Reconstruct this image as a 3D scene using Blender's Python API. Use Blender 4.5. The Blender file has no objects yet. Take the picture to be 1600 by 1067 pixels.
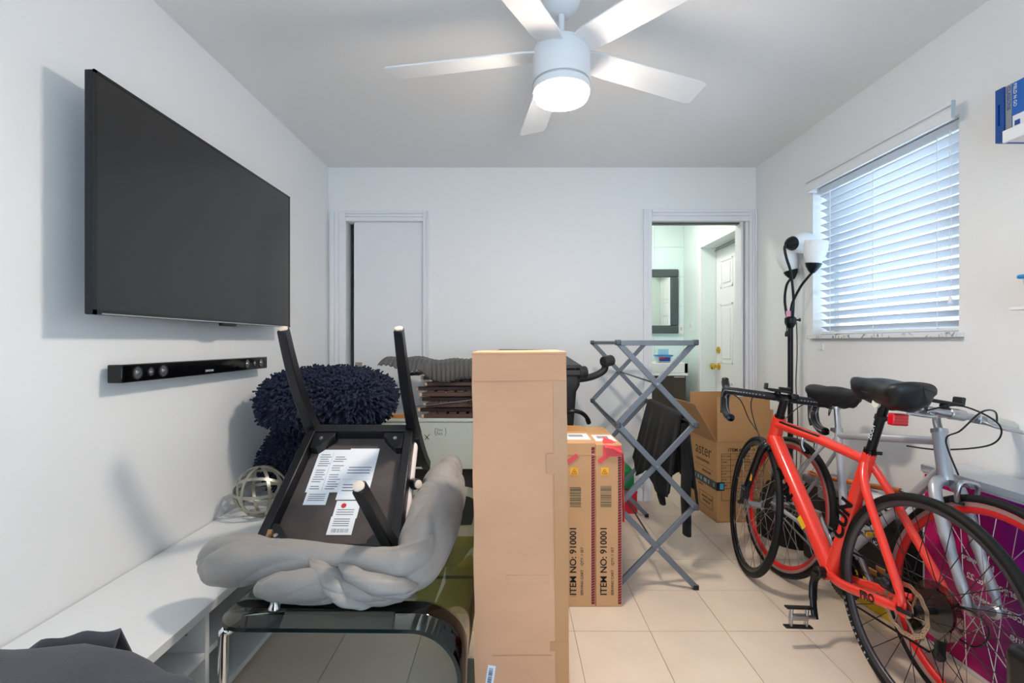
import bpy, bmesh, math, random
from mathutils import Vector, Matrix, Euler
random.seed(7)
PI = math.pi
scene = bpy.context.scene
COL = scene.collection

# ------------------------------------------------------------------ camera
cam_d = bpy.data.cameras.new('camera')
cam_d.sensor_width = 36.0
cam_d.lens = 750 / 1600 * 36.0
cam_d.shift_y = 1.5 / 1600
cam_d.clip_start = 0.02
cam = bpy.data.objects.new('camera', cam_d)
COL.objects.link(cam)
cam.location = (0, 0, 1.15)
cam.rotation_euler = (PI / 2, 0, 0)
scene.camera = cam
# ------------------------------------------------------------------ world, exposure
w = bpy.data.worlds.new('world'); scene.world = w
w.use_nodes = True
bg = w.node_tree.nodes['Background']
bg.inputs['Color'].default_value = (0.59, 0.79, 1.0, 1)
bg.inputs["Strength"].default_value = 4.7
vs = scene.view_settings
vs.view_transform = 'Standard'; vs.look = 'None'; vs.gamma = 1.0; vs.use_curve_mapping = False
vs.exposure = 0.1
FAN_POWER = 205.0
def portal(name, loc, rot, sx, sy):        # guides sky light through an opening, gives off nothing itself
    l = bpy.data.lights.new(name, 'AREA'); l.shape = 'RECTANGLE'; l.size = sx; l.size_y = sy; l.cycles.is_portal = True
    o = bpy.data.objects.new(name, l); COL.objects.link(o); o.location = loc; o.rotation_euler = rot
portal('rear_doorway_offscreen', (.2, -1.36, 1.03), (PI/2, 0, PI), 1.5, 2.05)
portal('window_daylight', (1.99, 2.37, 1.63), (0, PI/2, 0), .87, .93)

# ------------------------------------------------------------------ materials
def S(r, g, b):
    def l(c):
        c /= 255.0
        return c / 12.92 if c <= 0.04045 else ((c + 0.055) / 1.055) ** 2.4
    return (l(r), l(g), l(b), 1.0)
MATS = {}
def mat(name, rgb, rough=0.5, metal=0.0, bump=0.0, bscale=200.0, var=0.0, vscale=6.0, spec=0.5, emis=0.0,
        ecol=None, coat=0.0, trans=0.0, ior=1.45, stretch=None, sheen=0.0, bdist=.004):
    if name in MATS: return MATS[name]
    m = bpy.data.materials.new(name); m.use_nodes = True
    nt = m.node_tree; N = nt.nodes; L = nt.links
    p = N['Principled BSDF']
    c = S(*rgb)
    p.inputs['Base Color'].default_value = c
    p.inputs['Roughness'].default_value = rough
    p.inputs['Metallic'].default_value = metal
    p.inputs['Specular IOR Level'].default_value = spec
    p.inputs['Coat Weight'].default_value = coat
    p.inputs['Transmission Weight'].default_value = trans
    p.inputs['IOR'].default_value = ior
    if sheen: p.inputs['Sheen Weight'].default_value = sheen
    if emis:
        p.inputs['Emission Color'].default_value = ecol or c
        p.inputs['Emission Strength'].default_value = emis
    if var or bump:
        tc = N.new('ShaderNodeTexCoord'); mp = N.new('ShaderNodeMapping')
        L.new(tc.outputs['Object'], mp.inputs['Vector'])
        if stretch: mp.inputs['Scale'].default_value = stretch
        if var:
            n = N.new('ShaderNodeTexNoise'); n.inputs['Scale'].default_value = vscale; n.inputs['Detail'].default_value = 5
            L.new(mp.outputs['Vector'], n.inputs['Vector'])
            r = N.new('ShaderNodeValToRGB')
            r.color_ramp.elements[0].position = 0.3; r.color_ramp.elements[1].position = 0.7
            r.color_ramp.elements[0].color = tuple(x * (1 - var) for x in c[:3]) + (1,)
            r.color_ramp.elements[1].color = tuple(min(1, x * (1 + var * .6)) for x in c[:3]) + (1,)
            L.new(n.outputs['Fac'], r.inputs['Fac']); L.new(r.outputs['Color'], p.inputs['Base Color'])
        if bump:
            n2 = N.new('ShaderNodeTexNoise'); n2.inputs['Scale'].default_value = bscale; n2.inputs['Detail'].default_value = 4
            L.new(mp.outputs['Vector'], n2.inputs['Vector'])
            b = N.new('ShaderNodeBump'); b.inputs['Strength'].default_value = bump; b.inputs['Distance'].default_value = bdist
            L.new(n2.outputs['Fac'], b.inputs['Height']); L.new(b.outputs['Normal'], p.inputs['Normal'])
    MATS[name] = m
    return m
def pane_mat(name, rgb, gloss=0.06):
    m = bpy.data.materials.new(name); m.use_nodes = True
    nt = m.node_tree; N = nt.nodes; N.remove(N['Principled BSDF'])
    t = N.new('ShaderNodeBsdfTransparent'); t.inputs['Color'].default_value = S(*rgb)
    g = N.new('ShaderNodeBsdfGlossy'); g.inputs['Roughness'].default_value = 0.02
    mx = N.new('ShaderNodeMixShader')
    mx.inputs[0].default_value = gloss
    nt.links.new(t.outputs[0], mx.inputs[1]); nt.links.new(g.outputs[0], mx.inputs[2])
    nt.links.new(mx.outputs[0], N['Material Output'].inputs['Surface'])
    MATS[name] = m
    return m
WALL = mat('wall_paint', (243, 243, 242), .55, bump=.06, bscale=90)
CEIL = mat('ceiling_paint', (243, 242, 240), .7, bump=.06, bscale=120)
TRIM = mat('trim_paint', (240, 240, 242), .35)
WHITE = mat('white_lacquer', (238, 239, 240), .35)
BLACKP = mat('black_plastic', (22, 22, 24), .38)
BLACKG = mat('black_gloss', (8, 8, 9), .08)
CHROME = mat('chrome', (225, 226, 228), .08, metal=1)
ALU = mat('brushed_aluminium', (186, 189, 194), .28, metal=1)
CARD = mat('cardboard', (220, 166, 128), .75, var=.09, vscale=3, bump=.05, bscale=60, stretch=(1, 1, 2))
INK = mat('black_ink', (28, 26, 24), .7)
PAPER = mat('white_paper', (232, 234, 238), .7)

# ------------------------------------------------------------------ mesh helpers
MW = {}
class MB:
    def __init__(s): s.v = []; s.f = []
    def add(s, vs, fs):
        o = len(s.v); s.v += [tuple(x) for x in vs]; s.f += [tuple(i + o for i in q) for q in fs]; return s
    def box(s, lo, hi, M=None):
        x0, y0, z0 = lo; x1, y1, z1 = hi
        vs = [Vector(p) for p in ((x0,y0,z0),(x1,y0,z0),(x1,y1,z0),(x0,y1,z0),(x0,y0,z1),(x1,y0,z1),(x1,y1,z1),(x0,y1,z1))]
        if M is not None: vs = [M @ p for p in vs]
        return s.add(vs, ((0,3,2,1),(4,5,6,7),(0,1,5,4),(1,2,6,5),(2,3,7,6),(3,0,4,7)))
    def cbox(s, c, d, M=None):
        return s.box([c[i]-d[i]/2 for i in range(3)], [c[i]+d[i]/2 for i in range(3)], M)
    def bar(s, a, b, wx, wz, up=(0,0,1)):
        a = Vector(a); b = Vector(b); z = (b - a); Ln = z.length; z.normalize()
        u = Vector(up); x = u.cross(z)
        if x.length < 1e-5: x = Vector((1,0,0)).cross(z)
        x.normalize(); y = z.cross(x)
        M = Matrix((x, y, z)).transposed().to_4x4(); M.translation = a
        return s.box((-wx/2, -wz/2, 0), (wx/2, wz/2, Ln), M)
    def tube(s, pts, r, n=10, closed=False, cap=True, flat=1.0):
        P = [Vector(p) for p in pts]; m = len(P)
        R = r if isinstance(r, (list, tuple)) else [r] * m
        T = []
        for i in range(m):
            if closed: t = P[(i+1) % m] - P[i-1]
            else: t = P[min(i+1, m-1)] - P[max(i-1, 0)]
            T.append(t.normalized() if t.length > 1e-9 else Vector((0,0,1)))
        ref = Vector((0,0,1)) if abs(T[0].z) < .9 else Vector((1,0,0))
        x = ref.cross(T[0]).normalized(); vs = []
        for i in range(m):
            x = (x - T[i] * x.dot(T[i]))
            if x.length < 1e-6: x = Vector((1,0,0)).cross(T[i])
            x.normalize(); y = T[i].cross(x)
            for k in range(n):
                a = 2 * PI * k / n
                vs.append(P[i] + x * math.cos(a) * R[i] + y * math.sin(a) * R[i] * flat)
        fs = []
        for i in range(m if closed else m - 1):
            j = (i + 1) % m
            for k in range(n):
                l = (k + 1) % n
                fs.append((i*n+k, i*n+l, j*n+l, j*n+k))
        if cap and not closed:
            fs.append(tuple(range(n-1, -1, -1))); fs.append(tuple((m-1)*n + k for k in range(n)))
        return s.add(vs, fs)
    def cyl(s, a, b, r, n=16, r2=None):
        return s.tube([a, b], [r, r if r2 is None else r2], n)
    def lathe(s, prof, c=(0,0,0), axis=(0,0,1), n=24):
        z = Vector(axis).normalized(); q = Vector((0,0,1)).rotation_difference(z).to_matrix(); c = Vector(c); vs = []; m = len(prof)
        for r, h in prof:
            for k in range(n):
                a = 2*PI*k/n
                vs.append(c + q @ Vector((r*math.cos(a), r*math.sin(a), h)))
        fs = []
        for i in range(m-1):
            for k in range(n):
                l = (k+1) % n
                fs.append((i*n+k, i*n+l, (i+1)*n+l, (i+1)*n+k))
        if prof[0][0] > 1e-6: fs.append(tuple(range(n-1,-1,-1)))
        if prof[-1][0] > 1e-6: fs.append(tuple((m-1)*n+k for k in range(n)))
        return s.add(vs, fs)
    def prism(s, poly, h, M):
        n = len(poly)
        vs = [M @ Vector((x, y, 0)) for x, y in poly] + [M @ Vector((x, y, h)) for x, y in poly]
        return s.add(vs, [tuple(range(n-1,-1,-1)), tuple(range(n, 2*n))] + [(i, (i+1) % n, n+(i+1) % n, n+i) for i in range(n)])
    def grid(s, fn, nu, nv, closeu=False):
        vs = [fn(i/(nu if closeu else nu-1), j/(nv-1)) for i in range(nu) for j in range(nv)]
        fs = []
        for i in range(nu if closeu else nu-1):
            for j in range(nv-1):
                a = i*nv+j; b = ((i+1) % nu)*nv+j
                fs.append((a, b, b+1, a+1))
        return s.add(vs, fs)
    def mesh(s, name):
        me = bpy.data.meshes.new(name); me.from_pydata([tuple(p) for p in s.v], [], s.f); me.update(); return me
    def build(s, name, m, parent=None, smooth=35, bevel=0, local=False, recalc=True, segs=2):
        me = s.mesh(name)
        if recalc:
            b = bmesh.new(); b.from_mesh(me); bmesh.ops.recalc_face_normals(b, faces=b.faces); b.to_mesh(me); b.free()
        if smooth:
            me.polygons.foreach_set('use_smooth', [True]*len(me.polygons))
            me.set_sharp_from_angle(angle=math.radians(smooth))
        me.materials.append(m)
        return link(name, me, parent, local, bevel, segs)
def link(name, me, parent=None, local=False, bevel=0, segs=2):
    o = bpy.data.objects.new(name, me); COL.objects.link(o)
    if parent is not None:
        o.parent = parent
        if not local: o.matrix_parent_inverse = MW[parent].inverted()
        MW[o] = Matrix.Identity(4)
    else:
        if not local and len(me.vertices):
            xs = [v.co.x for v in me.vertices]; ys = [v.co.y for v in me.vertices]; zs = [v.co.z for v in me.vertices]
            c = Vector(((min(xs)+max(xs))/2, (min(ys)+max(ys))/2, min(zs)))
            me.transform(Matrix.Translation(-c)); o.location = c; MW[o] = Matrix.Translation(c)
        else: MW[o] = Matrix.Identity(4)
    if bevel:
        b = o.modifiers.new('bevel', 'BEVEL'); b.width = bevel; b.segments = segs; b.limit_method = 'ANGLE'; b.angle_limit = math.radians(40)
        b.harden_normals = False
    return o
def tag(o, label, cat, group=None):
    o['label'] = label; o['category'] = cat
    if group: o['group'] = group
    return o
def struct(o):
    o['kind'] = 'structure'; return o
def thing(name, label, cat, loc=(0,0,0), group=None, M=None):
    o = bpy.data.objects.new(name, None); COL.objects.link(o); o.empty_display_size = .05
    if M is None: M = Matrix.Translation(loc)
    o.matrix_world = M; MW[o] = M.copy()
    return tag(o, label, cat, group)
def frame(xd, yd, pos):
    x = Vector(xd).normalized(); y = Vector(yd).normalized(); z = x.cross(y)
    M = Matrix((x, y, z)).transposed().to_4x4(); M.translation = Vector(pos); return M
def text(s, size, m, M, parent, name='printed_text', local=False, depth=.0004, align='LEFT', sx=1.0, bold=0.0):
    cu = bpy.data.curves.new('txt', 'FONT'); cu.body = s; cu.size = size; cu.extrude = depth; cu.align_x = align; cu.align_y = 'CENTER'
    cu.offset = bold; cu.resolution_u = 3
    t = bpy.data.objects.new('txt', cu); COL.objects.link(t)
    bpy.context.view_layer.update()
    me = bpy.data.meshes.new_from_object(t.evaluated_get(bpy.context.evaluated_depsgraph_get()))
    bpy.data.objects.remove(t); bpy.data.curves.remove(cu)
    me.transform(M @ Matrix.Diagonal((sx, 1, 1, 1)))
    me.materials.clear(); me.materials.append(m); me.name = name
    return link(name, me, parent, local)
def smooth_path(pts, sub=6, closed=False):
    P = [Vector(p) for p in pts]; n = len(P); out = []
    rng = range(n if closed else n-1)
    for i in rng:
        p0 = P[i-1] if (i > 0 or closed) else P[0]; p1 = P[i]; p2 = P[(i+1) % n]; p3 = P[(i+2) % n] if (i+2 < n or closed) else P[-1]
        for k in range(sub):
            t = k/sub
            out.append(.5*((2*p1)+(-p0+p2)*t+(2*p0-5*p1+4*p2-p3)*t*t+(-p0+3*p1-3*p2+p3)*t**3))
    if not closed: out.append(P[-1])
    return out
def spath(ptsr, sub=6):
    """points with radius -> smooth points, radii"""
    pts = smooth_path([p[:3] for p in ptsr], sub)
    rs = []
    n = len(ptsr)
    for i in range(n-1):
        for k in range(sub):
            t = k/sub; t = t*t*(3-2*t); rs.append(ptsr[i][3]*(1-t)+ptsr[i+1][3]*t)
    rs.append(ptsr[-1][3]); return pts, rs
FRONT = ((1,0,0), (0,0,1))      # text facing the -y side
LEFTF = ((0,-1,0), (0,0,1))     # text facing the -x side
# ------------------------------------------------------------------ room shell
XL, XR, YB, ZC, Y0 = -1.336, 1.774, 3.492, 2.423, -1.3
GROUT = mat('grout', (176, 160, 142), .8)
TILE = mat('floor_tile', (232, 214, 194), .28, var=.06, vscale=5, spec=.5)
floor = struct(MB().box((XL, Y0, -.06), (XR, YB, -.0025)).build('floor', GROUT))
PX, PY, GX, GY = .302, .3163, .550, 1.912
_full = None
def rng(lo, hi, p, o):
    k = math.floor((lo - o)/p); out = []
    while o + k*p < hi:
        a = max(lo, o+k*p); b = min(hi, o+(k+1)*p)
        if b - a > .01: out.append((a, b, abs(b-a-p) < 1e-6))
        k += 1
    return out
for (a, b, fx) in rng(XL, XR, PX, GX):
    for (c, d, fy) in rng(.35, YB, PY, GY):
        w2, h2 = b-a-.003, d-c-.003
        if fx and fy and _full: me = _full
        else:
            mb = MB().box((-w2/2, -h2/2, -.004), (w2/2, h2/2, 0)); me = mb.mesh('tile'); me.materials.append(TILE)
            if fx and fy: _full = me
        t = bpy.data.objects.new('tile', me); COL.objects.link(t); t.parent = floor
        t.matrix_parent_inverse = MW[floor].inverted(); t.location = ((a+b)/2, (c+d)/2, random.uniform(-.0002, .0002))
struct(MB().box((XL-.1, Y0, -.06), (XL, YB, ZC)).build('wall_left', WALL))
# ceiling goes on over the bathroom
struct(MB().box((XL-.1, Y0, ZC), (XR+.25, YB+.1, ZC+.08)).build('ceiling', CEIL))
# back wall with two door openings
D1 = (-1.206, -.647); D2 = (1.015, 1.723); DT = 2.03
wb = MB()
wb.box((XL-.1, YB, -.06), (D1[0], YB+.1, ZC)); wb.box((D1[0], YB, DT), (D1[1], YB+.1, ZC))
wb.box((D1[1], YB, -.06), (D2[0], YB+.1, ZC)); wb.box((D2[0], YB, DT), (D2[1], YB+.1, ZC)); wb.box((D2[1], YB, -.06), (XR+.25, YB+.1, ZC))
struct(wb.build('wall_back', WALL))
# right wall with the window opening
WY0, WY1, WZ0, WZ1 = 1.905, 2.83, 1.19, 2.06
wr = MB()
wr.box((XR, Y0, -.06), (XR+.2, WY0, ZC)); wr.box((XR, WY1, -.06), (XR+.2, YB, ZC))
wr.box((XR, WY0, -.06), (XR+.2, WY1, WZ0)); wr.box((XR, WY0, WZ1), (XR+.2, WY1, ZC))
struct(wr.build('wall_right', WALL))
# wall behind the camera with the open doorway that the daylight on the camera side comes from
wf = MB(); wf.box((XL-.1, Y0-.1, -.06), (-.55, Y0, ZC)); wf.box((.95, Y0-.1, -.06), (XR+.2, Y0, ZC)); wf.box((-.55, Y0-.1, 2.06), (.95, Y0, ZC))
struct(wf.build('wall_front', WALL))
# unlit room behind the sliding door
DARK = WALL
dk = MB(); dk.box((XL-.1, YB+.9, -.06), (-.3, YB+.95, ZC)); dk.box((XL-.15, YB+.1, -.06), (XL-.1, YB+.95, ZC)); dk.box((-.3, YB+.1, -.06), (-.25, YB+.95, ZC))
dk.box((XL-.1, YB+.1, ZC), (-.3, YB+.95, ZC+.05)); dk.box((XL-.1, YB+.1, -.06), (-.3, YB+.95, 0))
struct(dk.build('wall_dark_room', DARK))
# casings
def casing(n, x0, x1, top, wl, wr_, wt, right=True):
    k = n
    def prof(lo, hi, vertical, flip):
        m = MB()
        a, b = lo, hi
        if vertical:
            ww = b[0]-a[0]
            segs = ((0, .28, .024), (.28, .55, .017), (.55, 1.0, .012)) if not flip else ((.72, 1, .024), (.45, .72, .017), (0, .45, .012))
            for s0, s1, t in segs: m.box((a[0]+ww*s0, YB-t, a[2]), (a[0]+ww*s1, YB+.001, b[2]))
        else:
            hh = b[2]-a[2]
            for s0, s1, t in ((.72, 1, .024), (.45, .72, .017), (0, .45, .012)): m.box((a[0], YB-t, a[2]+hh*s0), (b[0], YB+.001, a[2]+hh*s1))
        return m
    struct(prof((x0-wl, 0, 0), (x0, 0, top+wt), True, False).build('trim_%d' % k, TRIM, bevel=.003)); k += 1
    struct(prof((x0, 0, top), (x1, 0, top+wt), False, False).build('trim_%d' % k, TRIM, bevel=.003)); k += 1
    if wr_ > 0:
        struct(prof((x1, 0, 0), (x1+wr_, 0, top+wt), True, True).build('trim_%d' % k, TRIM, bevel=.003)); k += 1
    return k
k = casing(1, D1[0], D1[1], DT, .113, .05, .072)
k = casing(k, D2[0], D2[1], DT, .062, .05, .085)
# sliding pocket door, not quite shut
dr = struct(MB().box((-1.158, YB+.028, .006), (-.60+.0, YB+.062, DT+.0)).build('door_1', TRIM))
BR = mat('nickel_latch', (176, 168, 150), .3, metal=1)
lt = MB().box((-1.148, YB+.024, .935), (-1.098, YB+.03, 1.005)).build('latch_plate', BR, dr, bevel=.002)
MB().box((-1.134, YB+.0225, .945), (-1.112, YB+.025, .972)).build('finger_pull', BR, lt, bevel=.002)
# jamb of the bathroom opening (pocket slot on the right)
j = MB(); j.box((1.668, YB+.001, 0), (1.684, YB+.1, DT)); j.box((1.700, YB+.001, 0), (1.7225, YB+.1, DT))
struct(j.build('trim_%d' % k, TRIM, bevel=.003)); k += 1
struct(MB().box((1.016, YB+.03, DT-.012), (1.667, YB+.07, DT-.0005)).build('trim_%d' % k, mat('door_track', (96, 98, 98), .4, metal=.6))); k += 1
struct(MB().box((-.597, YB-.012, 0), (.95, YB+.001, .09)).build('baseboard_back', TRIM, bevel=.003))
struct(MB().box((XR-.012, .3, 0), (XR+.001, YB-.03, .09)).build('baseboard_right', TRIM, bevel=.003))
# ------------------------------------------------------------------ bathroom beyond the opening
BX0, BX1, BY = .55, 1.774, 4.96
BW = mat('bathroom_paint', (232, 243, 241), .4)
BT = mat('bathroom_tile', (226, 243, 241), .22)
struct(MB().box((BX0-.1, YB, -.06), (BX1+.3, BY+.1, -.001)).build('floor_bathroom', TILE))
wbr = struct(MB().box((BX0-.1, BY, -.001), (BX1+.3, BY+.1, ZC)).build('wall_bathroom_back', GROUT if False else mat('tile_joint', (200, 226, 226), .6)))
_t = None
for i in range(5):
    for q in range(8):
        x = BX1 - .3048*(i+1); z = .0 + .3048*q
        if x < BX0-.35: continue
        h = min(.302, ZC-z-.003)
        m = MB().box((max(BX0, x)+.001, BY-.006, z+.001), (x+.3035, BY+.001, z+h)); m.build('wall_tile', BT, wbr)
struct(MB().box((BX0-.1, YB+.1, -.001), (BX0, BY, ZC)).build('wall_bathroom_left', BW))
struct(MB().box((BX0-.1, YB+.1, ZC), (BX1+.3, BY+.1, ZC+.08)).build('ceiling_bathroom', WHITE))
DY0, DY1 = 3.72, 4.48
br = MB(); br.box((BX1, DY1, -.001), (BX1+.13, BY, ZC)); br.box((BX1, YB+.1, -.001), (BX1+.13, DY0, ZC)); br.box((BX1, DY0, 2.03), (BX1+.13, DY1, ZC))
br.box((BX1+.18, YB+.1, -.001), (BX1+.2, BY, ZC))
struct(br.build('wall_bathroom_right', BW))
# casing + six panel door
c = MB(); c.box((BX1-.018, DY1, 0), (BX1+.001, DY1+.07, 2.10)); c.box((BX1-.018, DY0-.07, 0), (BX1+.001, DY0, 2.10)); c.box((BX1-.018, DY0, 2.03), (BX1+.001, DY1, 2.10))
struct(c.build('trim_%d' % k, TRIM, bevel=.004)); k += 1
d2 = struct(MB().box((BX1+.132, DY0, .005), (BX1+.17, DY1, 2.025)).build('door_2', TRIM))
for (z0, z1) in ((.22, .80), (.96, 1.50), (1.64, 1.90)):
    for (y0, y1) in ((DY0+.10, DY0+.34), (DY1-.34, DY1-.10)):
        m = MB(); x = BX1+.132
        m.box((x-.004, y0, z0), (x+.001, y1, z0+.02)); m.box((x-.004, y0, z1-.02), (x+.001, y1, z1)); m.box((x-.004, y0, z0), (x+.001, y0+.02, z1)); m.box((x-.004, y1-.02, z0), (x+.001, y1, z1))
        m.box((x-.006, y0+.045, z0+.045), (x+.001, y1-.045, z1-.045))
        m.build('door_panel', TRIM, d2, bevel=.003)
BRASS = mat('brass', (228, 186, 80), .18, metal=1)
x = BX1+.132
MB().lathe([(.034, 0), (.032, .008), (.014, .012), (.012, .035), (.024, .042), (.031, .055), (.03, .068), (.018, .078), (0, .08)], (x, DY1-.06, .93), (-1,0,0)).build('door_knob', BRASS, d2)
MB().lathe([(.032, 0), (.03, .012), (.016, .02), (0, .021)], (x, DY1-.06, 1.08), (-1,0,0)).build('deadbolt', BRASS, d2)
MB().cyl((x-.03, DY0, 1.995), (x-.03, DY1-.05, 1.995), .006).build('door_rod', mat('rod_grey', (120,122,120), .3, metal=1), d2)
# mirror
mr = thing('wall_mirror', 'rectangular mirror in a wide grey frame above the bathroom sink', 'mirror', (1.42, BY-.006, 1.243))
fm = MB(); x0, x1, z0, z1, fw = 1.13, 1.713, 1.243, 1.903, .082; yb = BY-.0055
fm.box((x0, yb-.03, z0), (x1, yb, z0+fw)); fm.box((x0, yb-.03, z1-fw), (x1, yb, z1)); fm.box((x0, yb-.03, z0+fw), (x0+fw, yb, z1-fw)); fm.box((x1-fw, yb-.03, z0+fw), (x1, yb, z1-fw))
fm.build('mirror_frame', mat('grey_frame', (78, 88, 88), .4), mr, bevel=.012, segs=3)
MB().box((x0+fw-.002, yb-.012, z0+fw-.002), (x1-fw+.002, yb-.006, z1-fw+.002)).build('mirror_glass', mat('mirror', (235, 242, 238), .02, metal=1), mr)
# vanity
VY = 4.52
va = thing('bathroom_vanity', 'white basin on a dark brown vanity cabinet below the mirror', 'vanity', (1.36, 4.73, 0))
MB().box((1.06, VY+.02, .15), (1.645, BY-.007, .835)).build('cabinet', mat('dark_wenge', (72, 62, 56), .45, var=.15, vscale=20, stretch=(1,1,.1)), va, bevel=.003)
b = MB(); b.box((1.05, VY, .835), (1.66, BY-.007, .86)); b.box((1.05, VY, .86), (1.66, VY+.035, .958)); b.box((1.05, BY-.06, .86), (1.66, BY-.007, .958)); b.box((1.05, VY, .86), (1.09, BY-.01, .958)); b.box((1.62, VY, .86), (1.66, BY-.01, .958))
b.build('basin', mat('ceramic', (240, 244, 242), .1), va, bevel=.006)
MB().box((1.53, VY, .818), (1.63, VY+.022, .83)).build('handle', ALU, va, bevel=.002)
for lx in (1.07, 1.60): MB().box((lx, VY+.03, .0), (lx+.04, VY+.07, .152)).build('leg', MATS['dark_wenge'], va)
# plastic tub on the basin
def tub(label, x0, x1, y0, y1, z0, h, group=None, propped=False):
    t = thing('plastic_tub', label, 'food container', ((x0+x1)/2, (y0+y1)/2, z0), group)
    cl = MATS.get('clear_tub') or mat('clear_tub', (214, 226, 238), .2, spec=.5)
    ins = .008
    b = MB(); cx, cy = (x0+x1)/2, (y0+y1)/2
    vs = []
    for (zz, g) in ((z0, -.012), (z0+h, 0)):
        vs += [(x0-g+ins, y0-g+ins, zz), (x1+g-ins, y0-g+ins, zz), (x1+g-ins, y1+g-ins, zz), (x0-g+ins, y1+g-ins, zz)]
    b.add(vs, ((0,3,2,1),(4,5,6,7),(0,1,5,4),(1,2,6,5),(2,3,7,6),(3,0,4,7)))
    b.build('tub', cl, t, bevel=.006)
    lid = mat('blue_lid', (36, 140, 208), .3)
    MB().box((x0, y0, z0+h-.001), (x1, y1, z0+h+.013)).build('lid', lid, t, bevel=.005)
    lb = MB().box((x0+.03, y0+.004, z0+h*.25), (x1-.03, y0+.0075, z0+h*.85)).build('label', mat('tub_blue', (40, 66, 150), .4), t)
    MB().box((x0+.03, y0+.002, z0+h*.6), ((x0+x1)/2, y0+.004, z0+h*.85)).build('label_stripe', mat('tub_red', (206, 40, 70), .4), lb)
    return t
t = tub('clear tub with a blue lid on the white bathroom basin', 1.36, 1.52, VY-.002, VY+.10, .958, .062)
MB().box((1.40, VY+.075, 1.034), (1.50, VY+.085, 1.09)).build('tub_flap', mat('pale_blue_plastic', (170, 214, 230), .3), t, bevel=.004)
# switches
def plate(label, lo, hi, axis):
    t = thing('light_switch', label, 'switch', [(lo[i]+hi[i])/2 for i in range(3)])
    MB().box(lo, hi).build('plate', WHITE, t, bevel=.002)
    c = [(lo[i]+hi[i])/2 for i in range(3)]
    d = [.012, .012, .03]; d[axis] = .012
    c[axis] = lo[axis] - .002
    MB().cbox(c, d).build('toggle', mat('toggle_ivory', (206, 206, 196), .4), t, bevel=.002)
plate('white outlet plate on the tiled wall right beside the mirror', (1.75-.035, BY-.013, 1.235), (1.75+.02, BY-.0055, 1.35), 1)
plate('white light switch plate beside the bathroom door frame', (BX1-.007, 4.70, 1.26), (BX1+.001, 4.77, 1.375), 0)
# bathroom ceiling lamp
bl = thing('ceiling_lamp_offscreen', 'round white lamp on the bathroom ceiling', 'lamp', (1.2, 4.2, ZC-.05))
MB().lathe([(0, -.05), (.10, -.045), (.14, -.02), (.145, 0)], (1.2, 4.2, ZC)).build('lamp_diffuser_offscreen', mat('bath_lamp', (255, 255, 245), .5, emis=40.0, ecol=(1, .98, .88, 1)), bl)
# ------------------------------------------------------------------ window
wn = MB(); fx = XR+.13
wn.box((fx, WY0, WZ0), (fx+.04, WY0+.035, WZ1)); wn.box((fx, WY1-.035, WZ0), (fx+.04, WY1, WZ1)); wn.box((fx, WY0, WZ0), (fx+.04, WY1, WZ0+.035)); wn.box((fx, WY0, WZ1-.035), (fx+.04, WY1, WZ1)); wn.box((fx, WY0, 1.61), (fx+.04, WY1, 1.645))
win = struct(wn.build('window_1', WHITE, bevel=.003))
PANE = pane_mat('window_glass', (250, 253, 255))
MB().box((fx+.016, WY0+.03, WZ0+.03), (fx+.02, WY1-.03, 1.615)).build('pane', PANE, win)
MB().box((fx+.016, WY0+.03, 1.64), (fx+.02, WY1-.03, WZ1-.03)).build('pane', PANE, win)
def marble():
    m = mat('marble_sill', (232, 232, 232), .25)
    nt = m.node_tree; N = nt.nodes
    n = N.new('ShaderNodeTexNoise'); n.inputs['Scale'].default_value = 14; n.inputs['Detail'].default_value = 8; n.inputs['Distortion'].default_value = 2.5
    r = N.new('ShaderNodeValToRGB'); r.color_ramp.elements[0].position = .36; r.color_ramp.elements[0].color = S(110, 112, 118); r.color_ramp.elements[1].position = .47; r.color_ramp.elements[1].color = S(234, 234, 234)
    tc = N.new('ShaderNodeTexCoord'); nt.links.new(tc.outputs['Object'], n.inputs['Vector'])
    nt.links.new(n.outputs['Fac'], r.inputs['Fac']); nt.links.new(r.outputs['Color'], N['Principled BSDF'].inputs['Base Color'])
    return m
MB().box((XR-.032, WY0-.022, WZ0-.018), (XR-.0005, WY1+.01, WZ0+.001)).box((XR-.001, WY0+.001, WZ0-.001), (fx, WY1-.001, WZ0+.001)).build('window_sill', marble(), win, bevel=.003)
# blind
bd = thing('window_blind', 'white slatted blind with a moulded valance on the window', 'blind', (XR+.06, (WY0+WY1)/2, WZ0))
VX = 1.708
v = MB()
for (z0, z1, xo) in ((2.02, 2.063, 0), (2.063, 2.073, .005), (2.073, 2.086, -.006), (2.086, 2.094, .002)):
    v.box((VX+xo, WY0-.04, z0), (VX+.016, WY1-.03, z1))
v.box((VX+.003, WY1-.042, 2.02), (XR-.001, WY1-.03, 2.09))
v.build('valance', WHITE, bd, bevel=.003)
MB().box((VX-.001, WY0-.0445, 2.024), (VX+.012, WY0-.0395, 2.09)).build('valance_clip', mat('clear_clip', (186, 206, 216), .2), bd)
MB().box((XR+.035, WY0+.01, 2.015), (XR+.085, WY1-.01, 2.055)).build('head_rail', WHITE, bd, bevel=.002)
SL = mat('blind_slat', (236, 236, 240), .45)
_n = SL.node_tree; _tr = _n.nodes.new('ShaderNodeBsdfTranslucent'); _tr.inputs['Color'].default_value = S(240, 240, 240); _mx = _n.nodes.new('ShaderNodeMixShader'); _mx.inputs[0].default_value = .22
_n.links.new(_n.nodes['Principled BSDF'].outputs[0], _mx.inputs[1]); _n.links.new(_tr.outputs[0], _mx.inputs[2]); _n.links.new(_mx.outputs[0], _n.nodes['Material Output'].inputs['Surface'])
sl = None; SX = XR+.058; n = 19; tilt = math.radians(28)
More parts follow.
